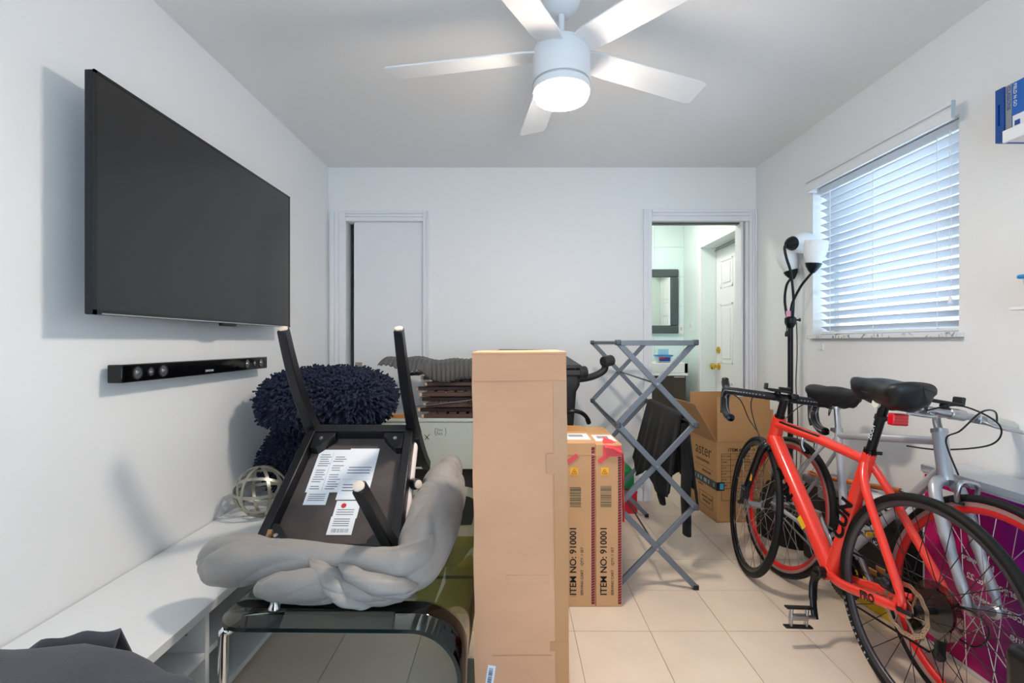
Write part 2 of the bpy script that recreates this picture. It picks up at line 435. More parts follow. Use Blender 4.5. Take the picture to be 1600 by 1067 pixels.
for i in range(n):
    z = 1.995 - i*.0425
    if sl is None:
        m = MB(); Ln = (WY1-WY0)-.03
        def fn(u, vv):
            a = (u-.5)*.05; bow = .0035*(1-(2*u-1)**2)
            px, pz = a, bow
            return Vector((px*math.cos(tilt)+pz*math.sin(tilt), (vv-.5)*Ln, -px*math.sin(tilt)+pz*math.cos(tilt)))
        m.grid(fn, 7, 2)
        me = m.mesh('slat'); me.polygons.foreach_set('use_smooth', [True]*len(me.polygons)); me.materials.append(SL); sl = me
    o = bpy.data.objects.new('slat', sl); COL.objects.link(o); o.parent = bd; o.matrix_parent_inverse = MW[bd].inverted()
    o.location = (SX, (WY0+WY1)/2+.003, z)
    so = o.modifiers.new('solid', 'SOLIDIFY'); so.thickness = .0025
MB().box((SX-.025, WY0+.015, 1.196), (SX+.025, WY1-.012, 1.212)).build('bottom_rail', WHITE, bd, bevel=.004)
for y in (WY0+.13, (WY0+WY1)/2+.03, WY1-.11):
    MB().cyl((SX-.03, y, 1.205), (SX-.03, y, 2.02), .0018, 6).build('ladder_cord', WHITE, bd)
for dy in (0, .008):
    MB().cyl((SX-.034, WY0+.06+dy, 1.33+dy*3), (SX-.034, WY0+.06+dy, 2.02), .0013, 6).build('pull_cord', WHITE, bd)
MB().lathe([(.003, .03), (.006, .022), (.010, 0), (0, -.002)], (SX-.034, WY0+.064, 1.31)).build('tassel', WHITE, bd)
# small hook below the sill
hk = MB(); hk.cbox((XR-.004, 2.74, 1.125), (.008, .018, .035)); hk.tube(smooth_path([(XR-.006, 2.74, 1.118), (XR-.02, 2.74, 1.112), (XR-.026, 2.74, 1.12), (XR-.024, 2.74, 1.13)], 4), .003, 6)
tag(hk.build('wall_hook', WHITE), 'small white hook stuck to the wall under the window sill', 'hook')
# ------------------------------------------------------------------ ceiling fan
FX, FY = .18, 1.75
FANW = mat('fan_white', (236, 238, 240), .3)
fan = thing('ceiling_fan', 'white five-blade ceiling fan with a lit round lamp', 'ceiling fan', (FX, FY, 2.04))
MB().lathe([(.072, 0), (.072, -.02), (.066, -.045), (.048, -.07), (.026, -.08), (.02, -.082)], (FX, FY, ZC)).build('canopy', FANW, fan)
MB().cyl((FX, FY, 2.20), (FX, FY, ZC-.07), .0115, 16).build('downrod', FANW, fan)
MB().lathe([(.0, 2.27), (.020, 2.268), (.022, 2.24), (.026, 2.228)], (FX, FY, 0)).build('coupling', FANW, fan)
mt = MB().lathe([(.02, 2.232), (.08, 2.229), (.098, 2.222), (.104, 2.205), (.104, 2.095), (.102, 2.092)], (FX, FY, 0), n=48).build('motor_housing', FANW, fan)
MB().lathe([(.1045, 2.092), (.1055, 2.0885), (.1045, 2.085)], (FX, FY, 0), n=48).build('trim_ring', mat('ring_grey', (190,196,200), .3, metal=.8), mt)
lm = MB().lathe([(.1035, 2.086), (.1035, 2.060), (.102, 2.058)], (FX, FY, 0), n=48).build('lamp_rim', FANW, fan)
MB().lathe([(.1015, 2.064), (.1005, 2.05), (.094, 2.037), (.06, 2.029), (0, 2.026)], (FX, FY, 0), n=48).build('lamp_diffuser', mat('fan_lamp', (255, 250, 240), .4, emis=FAN_POWER, ecol=(1.0, .88, .75, 1)), fan)
for i in range(5):
    a = math.radians(97 + 72*i)
    R = Matrix.Translation((FX, FY, 2.198)) @ Matrix.Rotation(a, 4, 'Z') @ Matrix.Rotation(math.radians(-11), 4, 'X')
    poly = [(.085, -.045), (.14, -.056), (.63, -.066), (.655, -.060), (.675, .05), (.66, .064), (.14, .056), (.085, .045)]
    m = MB().prism(poly, .007, R)
    b = m.build('fan_blade', FANW, fan, bevel=.002)
# ------------------------------------------------------------------ television
tv = thing('television', 'large black flat television mounted on the wall above the soundbar', 'television', (-1.25, 2.01, 1.232))
TX, TY0, TY1, TZ0, TZ1 = -1.215, 1.3955, 2.626, 1.232, 1.946
MB().box((TX-.03, TY0, TZ0), (TX-.002, TY1, TZ1)).build('housing', mat('tv_shell', (36, 38, 42), .3, metal=.4), tv, bevel=.004)
MB().box((TX-.06, TY0+.2, TZ0+.12), (TX-.029, TY1-.2, TZ1-.15)).build('rear_bulge', BLACKP, tv, bevel=.012)
MB().box((XL+.0005, 1.8, 1.42), (TX-.058, 2.2, 1.76)).build('wall_bracket', BLACKP, tv, bevel=.004)
bz = MB(); w_ = .009
bz.box((TX-.004, TY0, TZ0), (TX+.001, TY1, TZ0+.014)); bz.box((TX-.004, TY0, TZ1-w_), (TX+.001, TY1, TZ1)); bz.box((TX-.004, TY0, TZ0), (TX+.001, TY0+w_, TZ1)); bz.box((TX-.004, TY1-w_, TZ0), (TX+.001, TY1, TZ1))
bz.build('bezel', mat('tv_bezel', (20, 21, 24), .25), tv)
MB().box((TX-.003, TY0+w_-.001, TZ0+.0135), (TX-.0002, TY1-w_+.001, TZ1-w_+.001)).build('screen', mat('tv_screen', (34, 34, 35), .16, spec=.6), tv)
MB().box((TX-.02, 2.02, TZ0-.012), (TX, 2.12, TZ0+.001)).build('sensor', BLACKP, tv, bevel=.003)
MB().box((TX+.0005, 1.42, TZ0+.001), (TX+.0025, 2.60, TZ0+.005)).build('chrome_strip', ALU, tv)
# ------------------------------------------------------------------ soundbar
SBX = -1.268; sb = thing('soundbar', 'long glossy black soundbar on the wall below the television', 'soundbar', (-1.29, 2.02, 1.017))
MB().box((XL+.018, 1.561, 1.017), (SBX, 2.487, 1.077)).build('housing', BLACKG, sb, bevel=.004)
MB().box((XL+.0005, 1.8, 1.03), (XL+.02, 2.25, 1.065)).build('wall_bracket', BLACKP, sb)
CONE = mat('driver_cone', (150, 152, 156), .3, metal=.9)
for (yy, rr) in ((1.625, .020), (1.685, .013), (1.745, .020), (2.30, .020), (2.365, .013), (2.425, .020)):
    d = MB().lathe([(rr+.003, 0), (rr+.002, .003), (rr, .0035), (rr*.95, .001)], (SBX-.0005, yy, 1.047), (1,0,0)).build('driver_ring', BLACKP, sb)
    MB().lathe([(rr*.96, .001), (rr*.5, .0006), (rr*.42, .0015), (rr*.3, .005), (0, .007)], (SBX-.0004, yy, 1.047), (1,0,0)).build('cone', CONE, d)
text('SAMSUNG', .012, PAPER, frame((0,1,0), (0,0,1), (SBX+.0003, 1.985, 1.032)), sb, 'printed_text')
# ------------------------------------------------------------------ shelves on the right wall
def shelf(label, x0, y0, y1, z, lip=0):
    t = thing('wall_shelf', label, 'shelf', (XR, (y0+y1)/2, z-.03))
    MB().box((x0, y0, z-.012), (XR+.0005, y1, z)).build('board', WHITE, t, bevel=.002)
    if lip: MB().box((x0-.011, y0, z-.016), (x0, y1, z+lip)).build('front_lip', WHITE, t, bevel=.002)
    MB().box((x0+.05, y1-.12, z-.04), (XR+.0005, y1-.09, z-.0115)).build('bracket', WHITE, t, bevel=.002)
shelf('upper white wall ledge holding the blue carton', 1.611, .85, 1.567, 1.815, .024)
shelf('lower white wall shelf holding the blue-lidded tub', 1.60, .85, 1.546, 1.265)
BLUE = mat('carton_blue', (24, 98, 182), .45); BLUED = mat('carton_navy', (18, 74, 148), .5)
bc = thing('blue_carton', 'bright blue printed carton on the upper wall ledge', 'box', (1.69, 1.45, 1.815))
Mb = Matrix.Translation((1.628, 1.612, 1.816))
MB().box((0, -.34, 0), (.12, 0, .178), Mb).build('carton', BLUE, bc, bevel=.002)
ep = MB()   # end panel cut out round a real hand slot, the carton wall shows 6 mm further in
for lo, hi in (((-.006, -.029, .001), (.001, -.001, .055)), ((-.006, -.029, .125), (.001, -.001, .177)), ((-.006, -.029, .055), (.001, -.019, .125)), ((-.006, -.009, .055), (.001, -.001, .125))): ep.box(lo, hi, Mb)
ep.build('end_panel', BLUED, bc)
MB().box((-.0014, -.049, .001), (.001, -.030, .177), Mb).build('grey_band', mat('carton_grey', (140, 146, 150), .5), bc)
def bt(s, sz, yy, zz, m): text(s, sz, m, Mb @ frame((0,0,-1), (0,-1,0), (-.0018, yy, zz)), bc, 'printed_text')
bt('CLASSONS', .016, -.040, .172, BLUED); bt('FIELD N GO', .014, -.060, .172, PAPER)
MB().box((-.0042, -.092, .028), (-.0012, -.055, .068), Mb).build('label', PAPER, bc)
MB().box((-.0052, -.078, .034), (-.004, -.062, .05), Mb).build('label_mark', BLUED, bc)
tb = thing('plastic_tub', 'clear tub with a blue lid on the lower wall shelf', 'food container', (1.66, 1.40, 1.265))
MB().add([(1.615+.01*a, 1.32-.0*b, 0) for a in (0,) for b in (0,)], []) if False else None
q = MB(); vs = []
for zz, g in ((1.266, .012), (1.352, 0)): vs += [(1.606+g, 1.34+g, zz), (1.72-g, 1.34+g, zz), (1.72-g, 1.515-g, zz), (1.606+g, 1.515-g, zz)]
q.add(vs, ((0,3,2,1),(4,5,6,7),(0,1,5,4),(1,2,6,5),(2,3,7,6),(3,0,4,7))); q.build('tub', mat('clear_tub', (214,226,238), .2), tb, bevel=.006)
MB().box((1.598, 1.332, 1.351), (1.728, 1.523, 1.364)).build('lid', MATS['blue_lid'], tb, bevel=.005)
MB().box((1.6068, 1.36, 1.285), (1.612, 1.498, 1.315)).build('label', MATS['tub_blue'], tb); MB().box((1.6048, 1.36, 1.317), (1.612, 1.498, 1.342)).build('label_stripe', MATS['tub_red'], tb)
# ------------------------------------------------------------------ floor lamp
LX, LY = 1.653, 2.85
BM = mat('lamp_black', (24, 26, 30), .35, metal=.3)
SH = mat('frosted_shade', (244, 246, 246), .35, spec=.4)
la = thing('floor_lamp', 'black floor lamp with three white cup shades beside the window', 'lamp', (LX, LY, 0))
MB().lathe([(0, .0), (.115, .0), (.115, .012), (.10, .022), (.03, .032), (.016, .05)], (LX, LY, 0), n=32).build('base', BM, la)
MB().cyl((LX, LY, .03), (LX, LY, 1.25), .015, 16).build('pole', BM, la)
MB().lathe([(.015, 1.235), (.028, 1.258), (.031, 1.268), (.031, 1.295), (.02, 1.305), (0, 1.307)], (LX, LY, 0)).build('collar', BM, la)
MB().lathe([(.006, 0), (.006, .012), (.010, .014), (.010, .022), (0, .023)], (LX+.028, LY-.012, 1.283), (1,-.4,0)).build('switch', BM, la)
def head(pts, ax, size):
    P = smooth_path([(LX+a, LY+b, c) for a, b, c in pts], 8)
    g = MB().tube(P, .0075, 10).build('gooseneck', BM, la)
    e = P[-1]
    MB().lathe([(.0, -.006), (.010, -.004), (.022, .010), (.036, .032), (.042, .05), (.040, .052)], e, ax, 28).build('socket_cup', BM, g)
    sh = [(.038, .048), (.05, .075), (.062, .11), (.068, .15), (.066, .185), (.064, .19), (.060, .185), (.062, .15), (.056, .11), (.045, .08), (.03, .06), (0, .058)]
    s_ = MB().lathe([(r*size, .048+(h-.048)*size) for r, h in sh], e, ax, 32).build('lamp_shade', SH, g)
head([(.012, -.005, 1.30), (.012, -.01, 1.42), (-.015, -.03, 1.56), (-.045, -.04, 1.64), (-.060, -.045, 1.70), (-.052, -.05, 1.725)], (1, .45, .14), .92)
head([(-.006, -.01, 1.30), (-.006, -.03, 1.38), (.012, -.08, 1.47), (.030, -.12, 1.52), (.042, -.14, 1.545)], (.08, -.1, 1), .9)
head([(-.014, .01, 1.30), (-.022, .02, 1.40), (.01, .06, 1.49), (.055, .10, 1.535), (.085, .12, 1.545)], (-.22, .1, 1), .85)
MB().tube(smooth_path([(LX+.03, LY-.01, 1.27), (LX+.034, LY-.01, 1.1), (LX+.026, LY-.012, .9), (LX+.038, LY-.01, .7), (LX+.03, LY-.01, .4), (LX+.05, LY-.01, .03)], 6), .003, 6).build('power_cord', mat('cord_brown', (50, 44, 38), .5), la)
pc = MB().tube(smooth_path([(LX-.012, LY-.03, 1.30), (LX-.045, LY-.045, 1.295), (LX-.05, LY-.05, 1.25), (LX-.05, LY-.05, 1.215)], 6), .0028, 6).build('hanging_cord', BM, la)
MB().lathe([(.004, 0), (.010, -.012), (.011, -.03), (.008, -.034), (0, -.034)], (LX-.05, LY-.05, 1.218)).build('plug', BM, pc)
MB().box((LX-.045, LY-.035, 1.30), (LX-.018, LY-.033, 1.335)).build('tag_label', mat('pink_tag', (228, 150, 170), .6), la)
# ------------------------------------------------------------------ low white cabinet along the left wall
CZ = .355; CX0, CX1 = XL+.006, -.92
divs = [.247, .847, 1.447, 2.047, 2.647]
cb = thing('low_cabinet', 'long low white media cabinet with open cubbies along the wall', 'cabinet', (-1.13, 1.45, 0))
MB().box((CX0, divs[0], CZ-.028), (CX1, divs[-1]+.018, CZ)).build('top_board', WHITE, cb, bevel=.0015)
MB().box((CX0, divs[0], .03), (CX1-.004, divs[-1]+.018, .05)).build('bottom_board', WHITE, cb, bevel=.0015)
for i, y in enumerate(divs):
    MB().box((CX0, y, .05), (CX1-.004, y+.018, CZ-.028)).build('upright', WHITE, cb, bevel=.001)
for i in range(4):
    MB().box((CX0, divs[i]+.018, .197), (CX1-.006, divs[i+1], .215)).build('shelf', WHITE, cb, bevel=.001)
MB().box((CX0, divs[0], .05), (CX0+.008, divs[-1], CZ-.028)).build('back_panel', mat('panel_white', (228,230,234), .5), cb)
MB().box((CX0+.02, divs[0]+.02, 0), (CX1-.03, divs[-1], .031)).build('plinth', WHITE, cb)
for y in (1.447, 2.047):
    for z in (.27, .12): MB().cyl((CX1-.06, y-.004, z), (CX1-.06, y+.001, z), .003, 8).build('shelf_pin', ALU, cb)
# ------------------------------------------------------------------ decorative sphere of metal bands
gl = thing('band_sphere', 'openwork sphere of flat silver metal bands on the white cabinet', 'ornament', (-1.15, 2.2, CZ))
SILV = mat('silver_leaf', (176, 174, 162), .4, metal=.85, var=.15, vscale=30)
gc = Vector((-1.15, 2.2, CZ+.116)); gr = .114
for (rx, ry, rz) in ((0, 0, 0), (90, 0, 10), (90, 0, 75), (90, 0, 135), (35, 20, 0), (-40, 15, 30), (62, -30, 80)):
    R = Euler((math.radians(rx), math.radians(ry), math.radians(rz))).to_matrix()
    m = MB()
    rr = gr - random.uniform(0, .003)
    def ring(u, v):
        a = 2*PI*u; q = [(0, -.007), (0, .007), (-.003, .007), (-.003, -.007), (0, -.007)][int(round(v*4))]
        return gc + R @ Vector(((rr+q[0])*math.cos(a), (rr+q[0])*math.sin(a), q[1]))
    m.grid(ring, 48, 5, True); m.build('metal_band', SILV, gl)
# ------------------------------------------------------------------ bent glass coffee table
TZ = .44; TR = Matrix.Translation((-.755, 1.195, 0)) @ Matrix.Rotation(math.radians(-.8), 4, 'Z')
gt = thing('coffee_table', 'bent smoked glass coffee table with chrome legs', 'table', (-.42, 1.7, 0))
GW, GD, GR, BRD = .63, 1.18, .075, .13
def gpt(s, t):
    flat = GW - BRD
    if s < flat: x, z = s, TZ
    elif s < flat + BRD*PI/2:
        a = (s-flat)/BRD; x, z = flat + BRD*math.sin(a), TZ - BRD + BRD*math.cos(a)
    else: x, z = GW, TZ - BRD - (s - flat - BRD*PI/2)
    return TR @ Vector((x, t, z))
Smax = GW - BRD + BRD*PI/2 + (TZ - BRD) - .004
def inset(s):
    return GR - math.sqrt(max(0, GR*GR-(GR-s)**2)) if s < GR else 0
ss = [GR*(1-math.cos(PI/2*i/8)) for i in range(9)] + [GR + (GW-BRD-GR)*i/4 for i in range(1, 5)] + [GW-BRD+BRD*PI/2*i/14 for i in range(1, 15)] + [Smax]
def gfn(u, v):
    s = ss[int(round(u*(len(ss)-1)))]; i0 = inset(s)
    return gpt(s, i0 + (GD-2*i0)*v)
g = MB().grid(gfn, len(ss), 9).build('glass_top', mat('smoked_glass', (206, 222, 214), .02, trans=1.0, ior=1.45), gt, smooth=60, recalc=False)
sol = g.modifiers.new('solid', 'SOLIDIFY'); sol.thickness = .010; sol.offset = -1
EDG = mat('glass_edge', (20, 34, 34), .08)
edge = [gpt(s, inset(s)-.0005) for s in ss]; edge2 = [gpt(s, GD-inset(s)+.0005) for s in ss]
for e in (edge, edge2):
    m = MB(); P = [Vector(p) for p in e]
    dv = Vector((0, 0, 0)); q = []
    for i, p in enumerate(P):
        t = (P[min(i+1, len(P)-1)] - P[max(i-1, 0)]).normalized(); nn = Vector((0, 1, 0)).cross(t)
        if i < 9: nn = Vector((0, 0, -1))
        if nn.z > 0 and i < 15: nn = -nn
        q.append(nn)
    P2 = []
    last = Vector((0, 0, -1))
    for p, nn in zip(P, q):
        if nn.dot(last) < 0: nn = -nn
        last = nn; P2.append(p + nn*.0098)
    off = Vector((0, -.0006 if e is edge else .0006, 0))
    n_ = len(P); m.add(P + P2 + [p+off for p in P] + [p+off for p in P2], [(i, i+1, n_+i+1, n_+i) for i in range(n_-1)] + [(2*n_+i, 3*n_+i, 3*n_+i+1, 2*n_+i+1) for i in range(n_-1)])
    m.build('glass_edge', EDG, gt, smooth=60, recalc=False)
for t0 in (.09, GD-.09):
    sgn = 1
    P = [TR @ Vector((.012, t0-.05, .0)), TR @ Vector((.012, t0-.05, TZ-.07)), TR @ Vector((.022, t0-.045, TZ-.034)), TR @ Vector((.06, t0-.02, TZ-.021)), TR @ Vector((.15, t0+.0, TZ-.021))]
    l = MB().tube(smooth_path(P, 6), .0125, 14).build('leg', CHROME, gt)
    c = TR @ Vector((.12, t0, TZ))
    MB().lathe([(.016, -.022), (.016, -.0098)], c).build('rubber_pad', BLACKP, l)
    MB().lathe([(.017, .0002), (.017, .004), (.012, .012), (.012, .02), (.0, .021)], c).build('fixing_cap', CHROME, l)
# yellow and dark boxes kept under the table
yb = MB().box((-.40, 2.02, 0), (-.14, 2.34, .20)).build('yellow_carton', mat('mustard_carton', (176, 150, 70), .6), bevel=.003)
tag(yb, 'mustard yellow carton on the floor under the glass table', 'box')
MB().box((-.40, 2.019, .15), (-.14, 2.0215, .162)).build('tape_strip', mat('tape_dark', (70, 60, 40), .5), yb)
# ------------------------------------------------------------------ upside-down dining chair
CHB = mat('chair_black', (26, 26, 30), .32, var=.25, vscale=12)
WALN = CHB
U = Vector((0, .754, .658)); Nn = Vector((0, -.656, .754)).normalized(); X = Vector((1, 0, 0))
O = Vector((-.595, 1.51, .487))           # front edge centre of the seat underside
def cp(a, b, c): return O + X*a + U*b + Nn*c
ch = thing('dining_chair', 'black dining chair lying upside down on the grey blanket, one leg missing', 'chair', (-.6, 1.7, .45))
FWd, RWd, DP = .236, .205, .515
def quadbar(a0, b0, a1, b1, c0, c1, thick, name='seat_rail'):
    A = Vector((a0, b0)); B = Vector((a1, b1)); d = (B-A).normalized(); nrm = Vector((-d.y, d.x))*thick
    pts = [A, B, B+nrm, A+nrm]
    vs = [cp(p.x, p.y, c0) for p in pts] + [cp(p.x, p.y, c1) for p in pts]
    return MB().add(vs, ((0,3,2,1),(4,5,6,7),(0,1,5,4),(1,2,6,5),(2,3,7,6),(3,0,4,7)))
rails = [(-FWd, 0, FWd, 0), (FWd, 0, RWd, DP), (RWd, DP, -RWd, DP), (-RWd, DP, -FWd, 0)]
for r in rails: quadbar(*r, -.062, 0, .032).build('seat_rail', CHB, ch, bevel=.003)
# underside of the seat board
brd = MB(); brd.add([cp(-FWd+.02, .02, -.05), cp(FWd-.02, .02, -.05), cp(RWd-.02, DP-.02, -.05), cp(-RWd+.02, DP-.02, -.05)] + [cp(-FWd+.02, .02, -.062), cp(FWd-.02, .02, -.062), cp(RWd-.02, DP-.02, -.062), cp(-RWd+.02, DP-.02, -.062)], ((0,3,2,1)[::-1],(4,5,6,7)[::-1],(0,1,5,4),(1,2,6,5),(2,3,7,6),(3,0,4,7)))
seatb = brd.build('seat_underside', mat('dust_cloth', (82, 74, 72), .9, var=.3, vscale=9, bump=.4, bscale=220), ch)
# corner blocks
for sx, b0, wv in ((-1, DP, RWd), (1, DP, RWd), (1, 0, FWd), (-1, 0, FWd)):
    s_ = -1 if b0 else 1
    pts = [(sx*(wv-.03), b0+s_*.03), (sx*(wv-.03), b0+s_*.105), (sx*(wv-.055), b0+s_*.105), (sx*(wv-.11), b0+s_*.05), (sx*(wv-.11), b0+s_*.03)]
    cbk = MB().add([cp(a, b, -.05) for a, b in pts] + [cp(a, b, -.008) for a, b in pts], [(0,1,2,3,4), (5,6,7,8,9)] + [(i, (i+1) % 5, 5+(i+1) % 5, 5+i) for i in range(5)]).build('corner_block', CHB, ch, bevel=.002)
    MB().lathe([(.008, 0), (.007, .004), (0, .005)], cp(sx*(wv-.062), b0+s_*.062, -.008), Nn).build('bolt', ALU, cbk)
for a in (-.10, .10):
    MB().lathe([(.005, 0), (.004, .003), (0, .004)], cp(a, DP-.033, -.02), -U).build('screw', ALU, ch)
# seat pad
sp = MB()
def pad(u, v):
    a = (u*2-1); b = v
    wv = FWd + (RWd-FWd)*b
    return cp(a*(wv+.012), -.012 + b*(DP+.01), -.064)
pv = [cp(-FWd-.012, -.014, -.063), cp(FWd+.012, -.014, -.063), cp(RWd+.012, DP-.03, -.063), cp(-RWd-.012, DP-.03, -.063)]
pv += [cp(-FWd-.012, -.014, -.105), cp(FWd+.012, -.014, -.105), cp(RWd+.012, DP-.03, -.105), cp(-RWd-.012, DP-.03, -.105)]
sp.add(pv, ((0,1,2,3),(7,6,5,4),(0,4,5,1),(1,5,6,2),(2,6,7,3),(3,7,4,0))).build('seat_pad', mat('pad_cream', (222, 212, 208), .8), ch, bevel=.016, segs=4)
# legs with felt glides
FELT = mat('glide_cream', (226, 208, 192), .6)
def legbar(path, w0, w1, name):
    P = [Vector(p) for p in path]; m = MB()
    vs = []
    nP = len(P)
    for i, p in enumerate(P):
        t = (P[min(i+1, nP-1)]-P[max(i-1, 0)]).normalized(); x = X; y = t.cross(x).normalized(); x2 = y.cross(t)
        w = w0 + (w1-w0)*i/(nP-1)
        vs += [p + x2*w*.8 + y*w, p - x2*w*.8 + y*w, p - x2*w*.8 - y*w, p + x2*w*.8 - y*w]
    fs = [(3,2,1,0), tuple(4*(nP-1)+q for q in range(4))]
    for i in range(nP-1):
        for q in range(4): fs.append((4*i+q, 4*i+(q+1) % 4, 4*i+4+(q+1) % 4, 4*i+4+q))
    return m.add(vs, fs).build(name, CHB, ch, smooth=30, bevel=.004)
for sx in (-1, 1):
    a = sx*(RWd-.004)
    path = [cp(a*1.0, DP+.07, .43), cp(a, DP+.035, .30), cp(a, DP+.010, .15), cp(a, DP+.004, 0), cp(a, DP+.004, -.06), cp(a*1.0, DP+.02, -.16), cp(a, DP+.05, -.30), cp(a, DP+.085, -.40)]
    P = smooth_path(path, 3)
    half = [p for p in P if (p-O).dot(Nn) >= -.07]; rest = [p for p in P if (p-O).dot(Nn) <= -.05]
    l = legbar(half, .019, .027, 'leg')
    MB().lathe([(.0155, -.001), (.0155, .005), (.012, .0065), (0, .007)], half[0], (half[0]-half[1]).normalized()).build('felt_glide', FELT, l)
    legbar(rest, .027, .020, 'back_post')
for c0, c1 in ((-.15, -.20), (-.25, -.39)):
    vs = []
    for (a, cc) in ((-RWd+.015, c0), (RWd-.015, c0), (RWd-.015, c1), (-RWd+.015, c1)):
        off = DP + .02 + (-cc-.16)*.25
        vs.append(cp(a, off-.008, cc))
    vs += [v + U*.016 for v in vs]
    MB().add(vs, ((0,1,2,3),(7,6,5,4),(0,4,5,1),(1,5,6,2),(2,6,7,3),(3,7,4,0))).build('back_panel', CHB, ch, bevel=.003)
l = legbar([cp(FWd-.050, .01, .36), cp(FWd-.035, .014, .18), cp(FWd-.022, .02, 0), cp(FWd-.022, .02, -.06)], .019, .025, 'leg')
MB().lathe([(.0155, -.001), (.0155, .005), (.012, .0065), (0, .007)], cp(FWd-.050, .01, .36), Nn).build('felt_glide', FELT, l)
bk = MB(); bk.cbox((0,0,0), (.014, .05, .02), frame(X, U, cp(-FWd+.045, .05, -.002))); bk.tube([cp(-FWd+.03, .035, .0), cp(-FWd+.05, .03, .02), cp(-FWd+.06, .05, .028)], .005, 8)
bk.build('leg_bracket', mat('bronze', (190, 150, 110), .35, metal=.9), ch)
# stickers on the underside
def sticker(a0, b0, w, h, sk=0, lines=(), z=-.0492, name='sticker'):
    m = MB().add([cp(a0, b0, z), cp(a0+w, b0, z), cp(a0+w, b0+h, z), cp(a0, b0+h, z)] + [cp(a0, b0, z-.0006), cp(a0+w, b0, z-.0006), cp(a0+w, b0+h, z-.0006), cp(a0, b0+h, z-.0006)], ((0,1,2,3),(7,6,5,4),(0,4,5,1),(1,5,6,2),(2,6,7,3),(3,7,4,0)))
    s_ = m.build(name, PAPER, ch)
    if lines:
        g = MB()
        for (la, lb, lw, lh) in lines:
            g.add([cp(a0+la, b0+lb, z+.0004), cp(a0+la+lw, b0+lb, z+.0004), cp(a0+la+lw, b0+lb+lh, z+.0004), cp(a0+la, b0+lb+lh, z+.0004)], ((0,1,2,3),))
        o = g.build('fine_print', mat('print_grey', (120, 124, 134), .7), s_, recalc=False); o['kind'] = 'stuff'
    return s_
rnd = random.Random(3)
L1 = [(.008 + col*.056 + rnd.uniform(0, .006), .012+.0098*i, rnd.uniform(.03, .044), .0035) for col in range(2) for i in range(16) if rnd.random() > .12] + [(.057, .006, .0008, .165)]
sticker(-.150, .245, .118, .185, lines=L1)
L2 = [(.012+rnd.uniform(0, .004), .132-.012*i, .085, .0042) for i in range(3)] + [(.012, .058-.012*i, .085, .0042) for i in range(3)] + [(.002, .082, .106, .0008)]
sticker(-.032, .215, .112, .22, lines=L2, z=-.0485)
sticker(-.142, .195, .08, .052, lines=[(.01, .04-.008*i, .06, .003) for i in range(4)], z=-.0488)
s3 = sticker(-.025, .145, .085, .066, lines=[(.01, .012+.009*i, .06, .003) for i in range(3)], z=-.0489)
MB().lathe([(.009, 0), (.009, .0006), (0, .0007)], cp(.004, .192, -.0485), Nn, 20).build('red_seal', mat('seal_red', (200, 52, 58), .6), s3)
L4 = [(.012, .055-.008*i, .055, .003) for i in range(4)] + [(.014+i*.0042, .008, rnd.choice((.0012, .002, .0028)), .014) for i in range(14)]
sticker(-.028, .085, .085, .066, lines=L4, z=-.0486)
# loose leg tucked into the blanket
lg = thing('chair_leg', 'loose black chair leg poking out of the grey blanket roll', 'chair leg', (-.4, 1.75, .55))
MB().bar((-.44, 1.83, .615), (-.345, 1.76, .630), .036, .036).build('leg_bar', CHB, lg, bevel=.006)
MB().lathe([(.0155, -.001), (.0155, .005), (.012, .0065), (0, .007)], (-.345, 1.76, .630), Vector((.095, -.07, .015)).normalized()).build('felt_glide', FELT, lg)
# ------------------------------------------------------------------ rolled grey blanket
GREY = mat('grey_satin', (150, 144, 139), .46, sheen=.15, bump=.45, bscale=11, bdist=.02)
bm_ = MB()
def roll(ptsr, n=90, flat=1.0, tw=7.0, amp=.10, ph0=0.0, sub=14, fine=.03, close=.6):
    """cloth rolled into a tube: spiral folds with sharp valleys, gathered ends"""
    P, R = spath(ptsr, sub); m = len(P); T = []
    for i in range(m): T.append((P[min(i+1, m-1)]-P[max(i-1, 0)]).normalized())
    x = Vector((0,0,1)).cross(T[0]).normalized(); vs = []; ln = 0
    for i in range(m):
        if i: ln += (P[i]-P[i-1]).length
        x = (x - T[i]*x.dot(T[i])).normalized(); y = T[i].cross(x)
        for k_ in range(n):
            a = 2*PI*k_/n
            wob = .9*math.sin(ln*11+ph0)+.5*math.sin(ln*27+2*a)
            g = abs(math.sin(1.0*a + tw*ln + ph0 + .4*wob)); fold = (g**.45)*2-1.4
            g2 = abs(math.sin(2.5*a - tw*1.6*ln + ph0*2 + wob)); cr = (g2**.28)*2-1.7
            g3 = abs(math.sin(1.5*a + tw*3.1*ln + 1.3*wob + ph0)); cr3 = (g3**.3)*2-1.7
            hh = .5+.5*math.sin(ln*9+a+ph0)
            rr = R[i]*(1 + amp*fold + (fine*1.5)*cr*hh + fine*1.3*cr3*(1-hh) + .012*math.sin(5*a+31*ln))
            vs.append(P[i] + x*math.cos(a)*rr + y*math.sin(a)*rr*flat)
    fs = [(i*n+k_, i*n+(k_+1) % n, (i+1)*n+(k_+1) % n, (i+1)*n+k_) for i in range(m-1) for k_ in range(n)]
    fs.append(tuple(range(n-1, -1, -1))); fs.append(tuple((m-1)*n+k_ for k_ in range(n)))
    bm_.add(vs, fs)
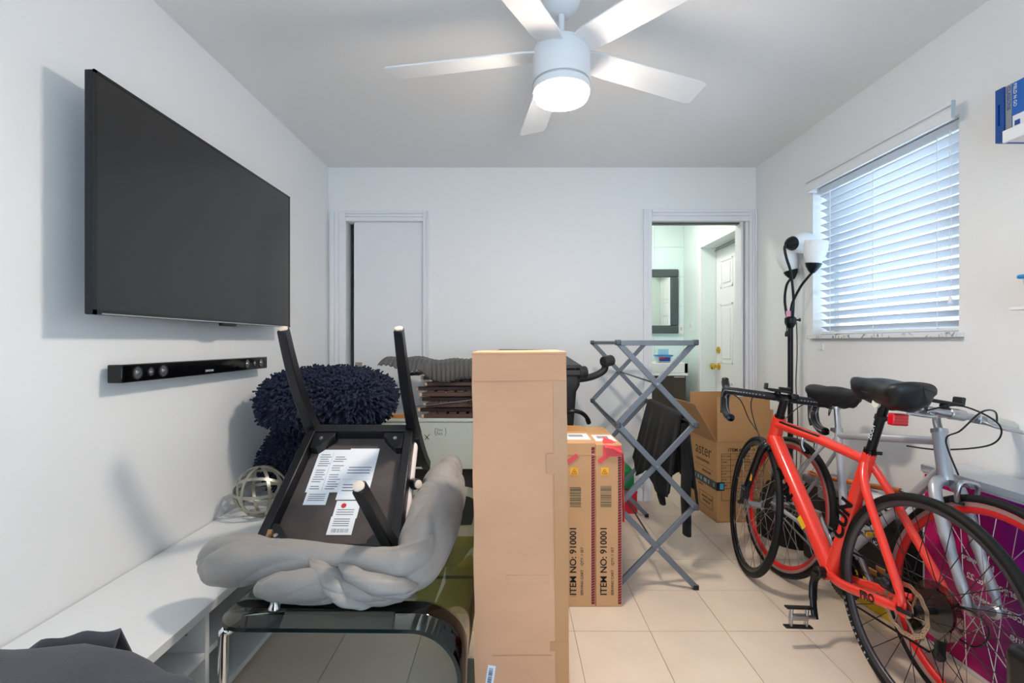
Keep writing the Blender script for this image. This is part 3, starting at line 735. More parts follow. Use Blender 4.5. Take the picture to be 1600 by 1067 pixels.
# main roll: flared left end, pinched middle, fat corner, then back along the right of the chair
roll([(-.915, 1.472, .478, .044), (-.905, 1.466, .482, .056), (-.875, 1.450, .492, .066), (-.80, 1.42, .507, .070), (-.70, 1.40, .517, .058), (-.58, 1.385, .522, .050), (-.46, 1.37, .520, .048), (-.37, 1.355, .512, .055), (-.315, 1.355, .508, .060), (-.275, 1.40, .512, .066), (-.266, 1.50, .530, .078), (-.266, 1.65, .550, .086), (-.268, 1.80, .568, .087), (-.272, 1.93, .574, .083), (-.275, 2.01, .570, .070), (-.275, 2.04, .562, .045)], tw=5, amp=.12, fine=.05)
roll([(-.272, 2.02, .575, .040), (-.272, 2.05, .582, .056), (-.274, 2.12, .590, .054), (-.278, 2.19, .592, .046), (-.28, 2.21, .59, .03)], tw=10, amp=.05, fine=.02)
# lower layer of folded cloth hanging in front
roll([(-.715, 1.345, .462, .012), (-.69, 1.335, .468, .026), (-.63, 1.315, .480, .040), (-.56, 1.303, .488, .046), (-.50, 1.300, .492, .046), (-.455, 1.30, .488, .036), (-.42, 1.30, .48, .02)], tw=8, amp=.10, ph0=.6, fine=.04)
roll([(-.49, 1.315, .503, .016), (-.455, 1.296, .494, .034), (-.41, 1.288, .486, .042), (-.355, 1.293, .481, .040), (-.305, 1.305, .476, .030), (-.28, 1.31, .474, .012)], tw=9, amp=.13, ph0=1.9, fine=.04, flat=.85)
# twisted fold where the two layers meet
roll([(-.56, 1.345, .545, .012), (-.51, 1.300, .528, .024), (-.475, 1.272, .508, .030), (-.44, 1.262, .486, .030), (-.40, 1.268, .466, .022), (-.37, 1.28, .455, .010)], tw=22, amp=.16, ph0=.3, fine=.06, flat=.55)
roll([(-.47, 1.320, .540, .010), (-.42, 1.285, .527, .026), (-.36, 1.272, .508, .034), (-.30, 1.285, .492, .030), (-.262, 1.315, .482, .012)], tw=12, amp=.14, ph0=1.2, fine=.05, flat=.7)
bl_ = bm_.build('rolled_blanket', GREY, smooth=85, recalc=True)
tag(bl_, 'grey satin blanket rolled into a thick bent bundle on the glass table', 'blanket')
# ------------------------------------------------------------------ shaggy cushions
NAVY = mat('navy_yarn', (24, 33, 58), .9, sheen=.08); NAVYD = mat('navy_cloth', (14, 19, 36), .9)
def shag(label, c, h, n, rot=0, seed=1):
    rd = random.Random(seed); c = Vector(c)
    R = Matrix.Rotation(math.radians(rot), 3, 'Z')
    t = thing('shaggy_cushion', label, 'cushion', (c.x, c.y, c.z-h[2]))
    def sup(th, ph):
        def p(v, e): return math.copysign(abs(v)**e, v)
        return Vector((h[0]*p(math.cos(ph), .7)*p(math.cos(th), .45), h[1]*p(math.cos(ph), .7)*p(math.sin(th), .45), h[2]*p(math.sin(ph), .9)))
    body = MB().grid(lambda u, v: c + R @ (sup(2*PI*u, -PI/2+PI*v)*.92), 40, 21, True)
    body.build('cushion_body', NAVYD, t, smooth=180)
    y = MB()
    for i in range(n):
        e_ = rd.uniform(-1, 1); sd = rd.randrange(4); sx_, sy_ = ((1, e_), (-1, e_), (e_, 1), (e_, -1))[sd]; th = math.atan2(math.copysign(abs(sy_)**2.2, sy_), math.copysign(abs(sx_)**2.2, sx_)); zz_ = rd.uniform(-.75, 1) if rd.random() < .55 else None
        ph = math.asin(zz_) if zz_ is not None else math.acos(math.sqrt(rd.random())**1.43)
        p = sup(th, ph); p2 = sup(th+.02, ph); p3 = sup(th, ph+.02)
        nr = (p2-p).cross(p3-p)
        if nr.length < 1e-9: nr = Vector((0,0,1))
        nr.normalize()
        if nr.dot(p) < 0: nr = -nr
        j = Vector((rd.uniform(-1, 1), rd.uniform(-1, 1), rd.uniform(-1, 1)))*.75
        d = (nr + j).normalized(); L_ = rd.uniform(.045, .07); q = c + R @ (p*.90); pts = [q]; d = R @ d
        for s_ in range(4):
            q = q + d*L_/4; d = (d + Vector((0, 0, -.22)) + Vector((rd.uniform(-.25,.25), rd.uniform(-.25,.25), rd.uniform(-.2,.2)))).normalized(); pts.append(q)
        r = rd.uniform(.0036, .0048)
        y.tube(pts, [r, r, r*1.05, r, r*1.35], 5, cap=True)
    o = y.build('shag_yarn', NAVY, t, smooth=60, recalc=False); o['kind'] = 'stuff'
shag('navy shaggy yarn cushion on top of the other navy cushion', (-.93, 2.46, .855), (.305, .25, .135), 3800, 4, 1)
shag('navy shaggy yarn cushion lying flat on the white cabinet', (-1.02, 2.56, .545), (.25, .22, .16), 2200, -6, 2)
# ------------------------------------------------------------------ mint chest and things on it
MINT = mat('mint_paint', (206, 214, 206), .45, var=.04, vscale=4)
mc = thing('mint_chest', 'pale mint chest with pen marks on its front, on a dark base', 'chest', (-.51, 3.17, 0))
MB().box((-.79, 2.95, .37), (-.235, 3.40, .675)).build('chest_body', MINT, mc, bevel=.006)
MB().box((-.795, 2.943, .662), (-.232, 3.405, .682)).build('chest_lid', MINT, mc, bevel=.004)
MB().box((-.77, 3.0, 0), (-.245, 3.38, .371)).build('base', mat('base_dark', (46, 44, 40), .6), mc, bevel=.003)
mk = MB(); P0 = Vector((0, 2.948, 0))
def stroke(m, pts, r=.0016): m.tube([(a, 2.9485, b) for a, b in pts], r, 5)
stroke(mk, [(-.538, .583), (-.510, .556)]); stroke(mk, [(-.506, .588), (-.535, .552)])
for s_ in ([(-.470, .625), (-.473, .60), (-.468, .578)], [(-.462, .618), (-.452, .62), (-.455, .605), (-.462, .604)], [(-.446, .606), (-.442, .618), (-.438, .606)], [(-.43, .618), (-.43, .606)],
           [(-.462, .598), (-.452, .590), (-.462, .582)], [(-.446, .596), (-.446, .583), (-.438, .584)], [(-.434, .596), (-.428, .583)], [(-.41, .625), (-.404, .60), (-.412, .578)]): stroke(mk, s_, .0012)
mk.build('pen_marks', INK, mc, recalc=False)['kind'] = 'stuff'
pk = MB().box((-.83, 2.955, .6825), (-.62, 3.02, .702)).build('wood_plank', mat('orange_wood', (196, 132, 70), .5, var=.2, vscale=20, stretch=(.2, 1, 1)), bevel=.002)
tag(pk, 'short orange-brown wooden plank on top of the mint chest', 'plank')
WOODB = mat('brown_slat', (92, 66, 58), .5, var=.25, vscale=14, stretch=(.15, 1, 1)); WEND = mat('pale_wood_end', (216, 184, 162), .6)
z = .683
for i, (dx, h) in enumerate(((.0, .064), (.012, .06), (-.012, .066), (.02, .062))):
    f = thing('folding_chair', ['folded brown slatted chair at the bottom of the stack on the chest', 'folded brown slatted chair second from the bottom of the stack', 'folded brown slatted chair third from the bottom of the stack', 'folded brown slatted chair on top of the stack under the mat'][i], 'folding chair', (-.42, 3.1, z), 'folded chairs on the mint chest')
    x0, x1 = -.565+dx, -.212
    for yy, zz, xx in ((2.965, 0, 0), (3.27, 0, .01), (3.0, .034, -.03), (3.23, .034, -.02)):
        r = MB().box((x0+xx+.02, yy, z+zz), (x1, yy+.028, z+zz+.024)).build('rail', WOODB, f, bevel=.003)
        MB().box((x0+xx+.004, yy+.001, z+zz+.001), (x0+xx+.0205, yy+.027, z+zz+.023)).build('end_cap', WEND, r, bevel=.002)
    for q in range(5):
        MB().box((x0+.05+q*.062, 2.975, z+.0235), (x0+.05+q*.062+.045, 3.29, z+.0345)).build('slat', WOODB, f, bevel=.002)
    z += .0665
ST = mat('steel_rod', (150, 152, 156), .3, metal=1)
rd_ = MB().cyl((-.62, 2.952, .752), (-.212, 2.955, .800), .004, 10)
tag(rd_.build('steel_rod', ST), 'thin steel rod leaning across the folded chair stack', 'rod')
# ribbed mat
RM = mat('ribbed_rubber', (88, 86, 84), .6)
def matf(u, v):
    x = -.80 + .585*u; y = 2.86 + .42*v
    z = 1.000 + .025*math.sin(u*5+.6) + .075*max(0, u-.35) + .03*math.sin(v*3) - .035*max(0, .25-v)*4*(1 if u > .25 else u*4)
    z += .0042*math.sin(u*130 + 2*math.sin(v*4)) + .008*math.sin(u*17+v*3)
    if v < .2 and u > .42: k_ = (.2-v)/.2*min(1, (u-.42)*12); z -= .058*k_; y += .078*k_; y -= .006*math.sin(u*130)*k_
    return Vector((x, y, z))
mm = MB().grid(matf, 220, 31).build('ribbed_mat', RM, smooth=50)
so = mm.modifiers.new('solid', 'SOLIDIFY'); so.thickness = .006; so.offset = 0
tag(mm, 'dark grey ribbed rubber mat draped over the folded chairs', 'mat')
hb = MB(); hb.box((-.64, 2.93, .948), (-.565, 3.2, .964)); hb.tube(smooth_path([(-.66, 2.925, .968), (-.63, 2.925, .955), (-.60, 2.925, .955), (-.575, 2.925, .966)], 5), .007, 8)
tag(hb.build('carry_handle', BLACKP, bevel=.002), 'black plastic carry handle under the edge of the ribbed mat', 'handle')
# ------------------------------------------------------------------ wheelie bin
BINP = mat('bin_plastic', (44, 44, 46), .45)
wbn = thing('wheelie_bin', 'black plastic wheelie bin behind the tall cardboard box', 'bin', (.1, 3.06, 0))
bx0, bx1, by0, by1 = -.185, .395, 2.78, 3.42
q = MB(); vs = []
for zz, g in ((.06, .075), (.86, .018), (.90, .0), (.985, -.004)):
    vs += [(bx0+g, by0+g, zz), (bx1-g, by0+g, zz), (bx1-g, by1-g*.4, zz), (bx0+g, by1-g*.4, zz)]
fs = [(3,2,1,0), (12,13,14,15)]
for i in range(3):
    for k_ in range(4): fs.append((4*i+k_, 4*i+(k_+1) % 4, 4*i+4+(k_+1) % 4, 4*i+4+k_))
q.add(vs, fs).build('bin_body', BINP, wbn, bevel=.02, segs=3)
MB().box((bx0-.02, by0-.02, .955), (bx1+.02, by1+.005, .992)).build('rim', BINP, wbn, bevel=.01, segs=3)
q = MB(); lid = [(bx0-.015, by0-.02, .995), (bx1+.015, by0-.02, 1.00), (bx1+.0, by1, 1.03), (bx0+.0, by1, 1.05), (bx0-.005, by0+.0, 1.02), (bx1+.01, by0+.0, 1.02), (bx1-.08, by1-.08, 1.10), (bx0+.1, by1-.1, 1.105)]
q.add(lid, ((0,3,2,1),(4,5,6,7),(0,1,5,4),(1,2,6,5),(2,3,7,6),(3,0,4,7))).build('lid', BINP, wbn, bevel=.012, segs=3)
MB().box((.03, 2.9, 1.07), (.26, 3.2, 1.098)).build('lid_ridge', BINP, wbn, bevel=.01)
hn = MB().tube(smooth_path([(.36, 2.90, .925), (.44, 2.88, .935), (.50, 2.86, .955), (.545, 2.85, .985), (.555, 2.85, 1.02)], 6), .021, 14).build('handle_arm', BINP, wbn)
MB().cyl((.535, 2.82, 1.035), (.595, 2.86, 1.045), .033, 20).build('handle_knob', BINP, wbn, bevel=.008)
MB().cyl((.385, 2.785, .975), (.432, 2.80, .978), .036, 20).build('hinge_barrel', BINP, wbn, bevel=.006)
MB().add([(.24, 2.755, 1.00), (.275, 2.755, 1.0), (.285, 2.757, 1.03), (.26, 2.758, 1.045), (.24, 2.757, 1.02)] + [(.24, 2.76, 1.00), (.275, 2.76, 1.0), (.285, 2.762, 1.03), (.26, 2.763, 1.045), (.24, 2.762, 1.02)], [(0,1,2,3,4), (9,8,7,6,5)] + [(i, (i+1) % 5, 5+(i+1) % 5, 5+i) for i in range(5)]).build('yellow_sticker', mat('sticker_yellow', (242, 186, 40), .5), wbn)
for sx in (bx0+.03, bx1-.08): MB().cyl((sx, by1-.05, .1), (sx+.05, by1-.05, .1), .1, 24).build('wheel', BLACKP, wbn, bevel=.01)
bg_ = MB().tube(smooth_path([(.29, 2.70, .735), (.33, 2.68, .765), (.38, 2.69, .760), (.42, 2.72, .73), (.44, 2.75, .69)], 5), [.012]*17+[.014]*4, 10)
tag(bg_.build('black_strap', BLACKP), 'black plastic strap lying behind the serving cart cartons', 'strap')
# ------------------------------------------------------------------ tall cardboard box
tb_ = thing('tall_carton', 'tall plain cardboard box standing on end, taped at the edges', 'box', (.03, 1.6, 0))
BXM = Matrix.Translation((.031, 1.445, 0)) @ Matrix.Rotation(math.radians(-.5), 4, 'Y')
bw, bh, bdp = .283, 1.116, .30
m = MB()
def bfront(u, v):
    x = (u-.5)*bw; z = v*bh
    return BXM @ Vector((x + .0015*math.sin(z*23), .0015*math.sin(z*9+x*20)+.002*(abs(v-.86) < .01), z))
nu, nv = 9, 60
m.grid(bfront, nu, nv)
def bback(u, v): return BXM @ Vector((-(u-.5)*bw, bdp, v*bh))
m.box((-bw/2+.0012, .002, 0), (bw/2-.0012, bdp, bh), BXM)
m.build('carton', CARD, tb_, recalc=False)
MB().box((-bw/2-.001, -.004, bh-.004), (bw/2+.001, bdp, bh+.006), BXM).build('top_flap', CARD, tb_, bevel=.003)
TAPE = mat('packing_tape', (200, 146, 100), .3, var=.05, vscale=8)
MB().box((bw/2-.040, -.0030, .0), (bw/2+.0005, -.0005, bh-.06), BXM).build('tape', TAPE, tb_)
MB().box((bw/2-.062, -.0038, .755), (bw/2-.005, -.001, .815), BXM).build('tape', TAPE, tb_)
MB().box((bw/2-.056, -.0038, .222), (bw/2-.002, -.001, .25), BXM).build('tape', TAPE, tb_)
MB().box((-bw/2, -.0045, bh-.0815), (bw/2, -.001, bh-.003), BXM).build('folded_top_panel', CARD, tb_, bevel=.001)
SCUF = mat('clear_tape', (220, 166, 128), .12)
MB().box((-.045, -.0026, .425), (.085, -.001, .45), BXM).build('clear_tape', SCUF, tb_)
MB().box((-.09, -.0026, .206), (.09, -.001, .209), BXM).build('clear_tape', SCUF, tb_)
SM_ = BXM @ Matrix.Translation((-.112, -.003, .115)) @ Matrix.Rotation(math.radians(9), 4, 'Y')
st_ = MB().box((0, 0, 0), (.024, .0015, .068), SM_).build('barcode_label', PAPER, tb_)
g = MB(); r0 = random.Random(5); zz = .006
while zz < .06:
    hgt = r0.choice((.0012, .002, .003)); g.box((.005, -.0006, zz), (.017, .0002, zz+hgt), SM_); zz += hgt + r0.choice((.0014, .0022))
g.build('barcode', mat('barcode_blue', (84, 96, 130), .6), st_)['kind'] = 'stuff'
# ------------------------------------------------------------------ two serving cart cartons
CARD2 = mat('cardboard_tan', (206, 158, 112), .65, var=.08, vscale=4, bump=.04, bscale=50)
RED = mat('red_tape', (232, 74, 78), .35); REDP = mat('red_print', (112, 26, 34), .6)
def cart(label, x0, x1, ztop, seed):
    rr = random.Random(seed)
    y0, y1 = 2.088, 2.52
    t = thing('cart_carton', label, 'box', ((x0+x1)/2, 2.3, 0))
    MB().box((x0, y0, 0), (x1, y1, ztop)).build('carton', CARD2, t, bevel=.004)
    f = y0 - .0008
    xr = x1 - .017
    g = MB(); z = .02
    g.box((xr-.001, f, .012), (xr+.013, y0+.001, ztop-.02)); g.build('striped_band', REDP, t)
    g = MB()
    while z < ztop-.03:
        g.add([(xr, f-.0006, z), (xr+.012, f-.0006, z+.005), (xr+.012, f-.0006, z+.008), (xr, f-.0006, z+.003)], ((0,1,2,3),)); z += .0115
    g.build('band_hatching', mat('hatch_pink', (196, 110, 112), .6), t, recalc=False)['kind'] = 'stuff'
    tx_ = (0, 0, 1), (-1, 0, 0)
    text('ITEM NO: 910001', .040, INK, frame(*tx_, (x0+.035, f, .05)), t, bold=.0006)
    text('SERVING CART    QTY: 1 SET', .0165, mat('brown_ink', (92, 70, 50), .7), frame(*tx_, (x0+.073, f, .05)), t)
    g = MB(); zz = .435
    while zz < .525:
        hgt = rr.choice((.0015, .003, .0045)); g.box((x0+.02, f, zz), (x0+.068, y0+.001, zz+hgt)); zz += hgt + rr.choice((.002, .0035, .005))
    g.build('barcode', mat('barcode_olive', (96, 92, 66), .6), t)['kind'] = 'stuff'
    w = MB().box((x0+.022, f-.0006, .572), (x0+.055, y0, .605)).build('warning_sign', mat('warn_yellow', (246, 184, 40), .5), t)
    g = MB(); cx, cz = x0+.0385, .588
    for a, b in (((-.012, -.009), (.012, -.009)), ((.012, -.009), (0, .012)), ((0, .012), (-.012, -.009))): g.bar((cx+a[0], f-.001, cz+a[1]), (cx+b[0], f-.001, cz+b[1]), .0012, .0016)
    g.lathe([(.003, 0), (0, .0008)], (cx, f-.0008, cz-.001), (0,-1,0), 8)
    g.build('warning_mark', mat('warn_red', (190, 60, 40), .6), w)
    MB().box((x0+.012, y0+.06, ztop-.0005), (x1-.01, y0+.2, ztop+.0012)).build('address_label', PAPER, t)
    MB().box((x0+.03, y0+.12, ztop+.0009), (x1-.035, y0+.17, ztop+.0018)).build('label_print', mat('print_grey2', (150, 150, 156), .7), t)
    MB().box((x0+.002, y0+.26, ztop-.0005), (x1-.002, y1-.02, ztop+.001)).build('tape', mat('tape_amber', (206, 150, 84), .3), t)
    MB().box((x0, f-.0004, ztop-.055), (x1, y0+.001, ztop-.05)).build('clear_tape', mat('clear_tape_tan', (206, 158, 112), .12), t)
    Mt = frame((.8, 0, .6), (-.6, 0, .8), (x0+.018, f-.0012, .622))
    MB().box((0, 0, 0), (.05, .02, .0012), Mt).build('red_label', RED, t)
    return t
cart('upright cart carton leaning next to the tall cardboard box, unlined right side', .232, .3635, .715, 11)['label'] = 'slim upright printed carton touching the tall plain cardboard box'
c2 = cart('slim upright printed carton with red tape, beside the drying rack', .3645, .4795, .708, 12)
ctn = MB()
def ribbon(u, v):
    P = [(.40, 2.09, .713), (.44, 2.086, .705), (.478, 2.085, .68), (.486, 2.10, .60), (.489, 2.105, .48), (.490, 2.11, .36)]
    s_ = u*(len(P)-1); i = min(int(s_), len(P)-2); t_ = s_-i
    p = Vector(P[i])*(1-t_)+Vector(P[i+1])*t_
    wv = .05*(1-u)+.012
    return p + Vector((.004*math.sin(v*9+u*14), (v-.3)*wv, (v-.5)*wv*(.6 if u < .4 else 0)))
ro = ctn.grid(ribbon, 24, 6).build('loose_red_tape', RED, c2, smooth=180)
so = ro.modifiers.new('solid', 'SOLIDIFY'); so.thickness = .0012
MB().box((.395, 2.0862, .655), (.475, 2.0872, .70)).build('red_tape_patch', RED, c2)
# ------------------------------------------------------------------ drying rack
GM = mat('rack_grey', (112, 118, 126), .4, metal=.35)
rk = thing('drying_rack', 'grey metal accordion clothes drying rack in front of the doorway', 'drying rack', (.69, 2.7, 0))
ZS = (1.15, .766, .383, .0)
FR = (2.234, .494, .855); RR = (3.16, .530, .886)
for (y, xa, xb) in (FR, RR):
    for i in range(3):
        z0, z1 = ZS[i], ZS[i+1]
        l_ = MB().bar((xa, y, z0), (xb, y, z1 + (.012 if i == 2 else 0)), .026, .012, up=(0,1,0)).build('lattice_bar', GM, rk, bevel=.002)
        MB().bar((xb, y+.014, z0), (xa, y+.014, z1 + (.012 if i == 2 else 0)), .026, .012, up=(0,1,0)).build('lattice_bar', GM, rk, bevel=.002)
    MB().bar((xa, y-.002, 1.148), (xb+.005, y-.002, 1.148), .012, .024, up=(0,0,1)).build('top_bar', GM, rk, bevel=.002)
    for x, dy in ((xb, 0), (xa, .014)):
        MB().cbox((x, y+dy, .011), (.026, .018, .022)).build('foot_cap', BLACKP, rk, bevel=.003)
    for i in range(3):
        MB().cyl(((xa+xb)/2, y-.012, (ZS[i]+ZS[i+1])/2), ((xa+xb)/2, y+.024, (ZS[i]+ZS[i+1])/2), .006, 10).build('rivet', ALU, rk)
for i in range(3):
    for a, b in ((FR[1], RR[1]), (FR[2], RR[2])):
        MB().cyl((a, FR[0]-.008, ZS[i]), (b, RR[0]+.02, ZS[i]), .0055, 10).build('hanging_rod', mat('rack_rod', (64, 68, 74), .4, metal=.4), rk)
        for (x_, y_) in ((a, FR[0]), (b, RR[0])): MB().cbox((x_, y_+.006, ZS[i]), (.024, .038, .026)).build('joint_cap', mat('joint_dark', (70, 74, 80), .4), rk, bevel=.005)
    zc = (ZS[i]+ZS[i+1])/2
    MB().cyl(((FR[1]+FR[2])/2, FR[0], zc), ((RR[1]+RR[2])/2, RR[0], zc), .0045, 10).build('hanging_rod', MATS['rack_rod'], rk)
# black garment over a rod
GAR = mat('black_knit', (17, 17, 19), .95, sheen=.05, bump=.3, bscale=300)
gar = thing('black_jumper', 'black jumper hung over a rod of the drying rack', 'jumper', (.88, 2.75, .2))
def clo(u, v):
    # v: from inner hem over the rod to outer hem ; u: along rod
    y = 3.06 - .66*u
    xr = .855 + (.886-.855)*(y-2.234)/(3.16-2.234)
    hl = .36 + .05*math.sin(u*9) + .10*u*(1-u)*2; hr = .40 + .06*math.sin(u*6+1)
    fold = .014*math.sin(u*16) + .007*math.sin(u*37+1)
    if v < .46:
        s_ = (.46-v)/.46; return Vector((xr-.013-.05*s_*(1-u)-.055*s_+fold*s_, y+.03*s_*math.sin(u*3), .776-s_*hl))
    if v > .54:
        s_ = (v-.54)/.46; return Vector((xr+.013+.045*s_+fold*s_, y-.03*s_, .776-s_*hr))
    a = (v-.46)/.08*PI
    return Vector((xr-.013*math.cos(a), y, .773+.012*math.sin(a)))
o = MB().grid(clo, 44, 50).build('jumper_body', GAR, gar, smooth=180)
so = o.modifiers.new('solid', 'SOLIDIFY'); so.thickness = .007; so.offset = 1
P, R = spath([(.862, 2.42, .74, .03), (.868, 2.40, .66, .042), (.872, 2.40, .52, .045), (.868, 2.40, .38, .042), (.872, 2.40, .27, .040), (.874, 2.40, .235, .036), (.874, 2.40, .19, .037)], 6)
sv = MB().tube(P, R, 16, flat=.5).build('sleeve', GAR, gar, smooth=180)
MB().tube([(.874, 2.40, .232), (.874, 2.40, .236)], .0375, 16, flat=.5).build('cuff_seam', GAR, sv)
P, R = spath([(.80, 2.62, .52, .03), (.79, 2.60, .42, .04), (.80, 2.58, .33, .036), (.81, 2.58, .285, .03)], 6)
MB().tube(P, R, 14, flat=.5).build('sleeve', GAR, gar, smooth=180)
# ------------------------------------------------------------------ green and red boxes by the back wall
rb = MB().box((.70, 3.22, 0), (.84, 3.40, .16)).build('red_crate', mat('red_box', (206, 34, 48), .4), bevel=.004)
tag(rb, 'small red plastic box on the floor under the green one', 'box')
MB().box((.698, 3.217, .135), (.842, 3.403, .15)).build('rim_band', mat('red_box_lid', (224, 48, 60), .35), rb, bevel=.003)
gb = MB().add([(.715, 3.23, .161), (.825, 3.23, .161), (.825, 3.39, .161), (.715, 3.39, .161), (.715, 3.23, .28), (.82, 3.23, .28), (.815, 3.385, .28), (.715, 3.385, .28), (.725, 3.26, .315), (.795, 3.26, .315), (.79, 3.37, .315), (.725, 3.37, .315)],
   ((3,2,1,0),(0,1,5,4),(1,2,6,5),(2,3,7,6),(3,0,4,7),(4,5,9,8),(5,6,10,9),(6,7,11,10),(7,4,8,11),(8,9,10,11))).build('green_carton', mat('green_box', (22, 140, 76), .45), bevel=.003)
tag(gb, 'green gable-topped carton standing on the red box', 'box')
# ------------------------------------------------------------------ open carton by the doorway
oc = thing('open_carton', 'large open cardboard box with printed sides by the bathroom doorway', 'box', (1.5, 3.27, 0))
CB_ = mat('cardboard_brown', (190, 144, 96), .75, var=.06, vscale=4); CBI = CB_
OM = Matrix.Translation((1.305, 3.06, 0)) @ Matrix.Rotation(math.radians(4), 4, 'Z')
ow, od, oh, tk = .36, .39, .518, .005
MB().box((0, 0, 0), (ow, tk, oh), OM).build('front_wall', CB_, oc); MB().box((0, tk, 0), (tk, od, oh), OM).build('side_wall', CB_, oc); MB().box((ow-tk, tk, 0), (ow, od, oh), OM).build('side_wall', CB_, oc); MB().box((tk, od-tk, 0), (ow-tk, od, oh), OM).build('rear_wall', CB_, oc); MB().box((0, 0, 0), (ow, od, tk), OM).build('bottom', CB_, oc)
def flap(hinge, d_along, length, dirv, m, name='flap'):
    h = Vector(hinge); a = Vector(d_along); d = Vector(dirv).normalized()*length; n_ = a.cross(d).normalized()*.004
    q = [h, h+a, h+a+d-a*.01, h+d+a*.01]
    return MB().add([OM @ p for p in q] + [OM @ (p+n_) for p in q], ((0,1,2,3),(7,6,5,4),(0,4,5,1),(1,5,6,2),(2,6,7,3),(3,7,4,0))).build(name, m, oc)
flap((.002, .0, oh-.001), (ow-.004, 0, 0), .285, (0, .03, 1), CB_, 'front_flap')
flap((0, od, oh-.001), (0, -od, 0), .28, (-.5, .0, .86), CBI, 'left_flap')
flap((ow-.001, 0, oh-.001), (0, od, 0), .20, (.08, 0, 1), CBI, 'right_flap')
flap((ow-.004, od-.001, oh-.001), (-ow+.004, 0, 0), .28, (0, .01, 1), CBI, 'rear_flap')
lf = OM @ frame((0, -1, 0), (0, 0, 1), (-.0008, 0, 0))
ff = OM @ frame((1, 0, 0), (0, 0, 1), (0, -.0008, 0))
text('aster', .115, INK, lf @ Matrix.Translation((-.30, .425, 0)), oc, bold=-.0012)
text('CAKE EQUIPMENT', .024, MATS['brown_ink'], lf @ Matrix.Translation((-.29, .355, 0)), oc)
text('FRAGILE GLASS', .018, INK, lf @ Matrix.Translation((-.2, .29, 0)), oc); text('HANDLE', .02, INK, lf @ Matrix.Translation((-.26, .19, 0)), oc); text('DO NOT DROP', .02, INK, lf @ Matrix.Translation((-.2, .118, 0)), oc); text('THIS SIDE UP', .018, INK, lf @ Matrix.Translation((-.19, .092, 0)), oc)
g = MB()
for (a, b, c_, d_) in ((-.24, .06, -.05, .062), (-.24, .145, -.05, .147), (-.24, .06, -.238, .147), (-.052, .06, -.05, .147), (-.30, .315, -.05, .3165)): g.box((a, b, -.0005), (c_, d_, .0004), lf)
g.build('print_lines', INK, oc)['kind'] = 'stuff'
TP = mat('printed_black_tape', (34, 38, 42), .3)
tp = MB().box((-.385, .205, -.001), (.001, .258, .0012), lf).box((0, .205, -.001), (.05, .258, .0012), ff).build('shipping_tape', TP, oc)
g = MB()
for i, (xx, ww) in enumerate(((-.34, .03), (-.30, .008), (-.26, .02), (-.22, .02), (-.17, .04), (-.11, .014), (-.04, .012))): g.box((xx, .22, .0008), (xx+ww, .245, .0018), lf)
g.build('tape_print', mat('tape_teal', (120, 170, 176), .4), tp)
MB().box((.02, .212, .0006), (.045, .25, .0018), ff).build('tape_mark', mat('tape_blue', (70, 170, 200), .4), tp)
text('ITEM #', .030, INK, ff @ Matrix.Translation((.075, .462, 0)), oc, bold=.0004); text('404478', .022, MATS['brown_ink'], ff @ Matrix.Translation((.19, .462, 0)), oc)
g = MB()
zz = .438
for i in range(7):
    g.box((.03, zz, -.0005), (.31, zz+.0018, .0005), ff); zz -= .037
g.box((.03, .14, -.0005), (.0318, .438, .0005), ff); g.box((.09, .216, -.0005), (.0918, .438, .0005), ff); g.box((.308, .14, -.0005), (.31, .438, .0005), ff); g.box((.03, .14, -.0005), (.31, .1418, .0005), ff)
g.build('table_lines', INK, oc)['kind'] = 'stuff'
for i, (a, b) in enumerate((('P.O. NO', 'DESCRIPTION'), ('ITEM', 'PROFESSIONAL'), ('QTY', '1 PC'), ('G.W', ''), ('N.W', ''), ('MEAS', 'CM'))):
    zz = .422 - .037*i
    text(a, .015, INK, ff @ Matrix.Translation((.035, zz, 0)), oc)
    if b: text(b, .015, INK, ff @ Matrix.Translation((.13 if i < 2 else .16, zz, 0)), oc)
text('CARTON NO.', .018, INK, ff @ Matrix.Translation((.10, .195, 0)), oc); text('MADE IN CHINA', .018, INK, ff @ Matrix.Translation((.10, .165, 0)), oc)
# ------------------------------------------------------------------ bicycles
TYRE = mat('tyre_rubber', (18, 18, 19), .62, spec=.35); SPK = mat('steel_spoke', (206, 208, 212), .2, metal=1); SPKB = mat('black_spoke', (30, 30, 32), .35, metal=.5)
RRED = mat('rim_red', (224, 40, 40), .35); RGREY = mat('rim_grey', (84, 84, 90), .35, metal=.6)
FRED = mat('frame_red', (238, 62, 48), .25, coat=.4); FSIL = mat('frame_silver', (184, 187, 193), .33, metal=.35); FBLK = mat('frame_black', (20, 20, 22), .28)
GRIP = mat('bar_tape', (34, 34, 38), .6); SADC = mat('saddle_cover', (26, 27, 31), .42, bump=.15, bscale=25); SADN = mat('saddle_cover_soft', (26, 27, 31), .5, bump=.15, bscale=25)
WHR = .34
def part(name, mb, m, parent, smooth=40, bevel=0): return mb.build(name, m, parent, smooth=smooth, bevel=bevel, local=True)
def rim_profile(mb, R, prof, n=72):
    def fn(u, v):
        a = 2*PI*u; k_ = int(round(v*(len(prof)-1))); r, y = prof[k_]
        return Vector(((R+r)*math.cos(a), y, (R+r)*math.sin(a)))
    return mb.grid(fn, n, len(prof), True)
_spk = {}
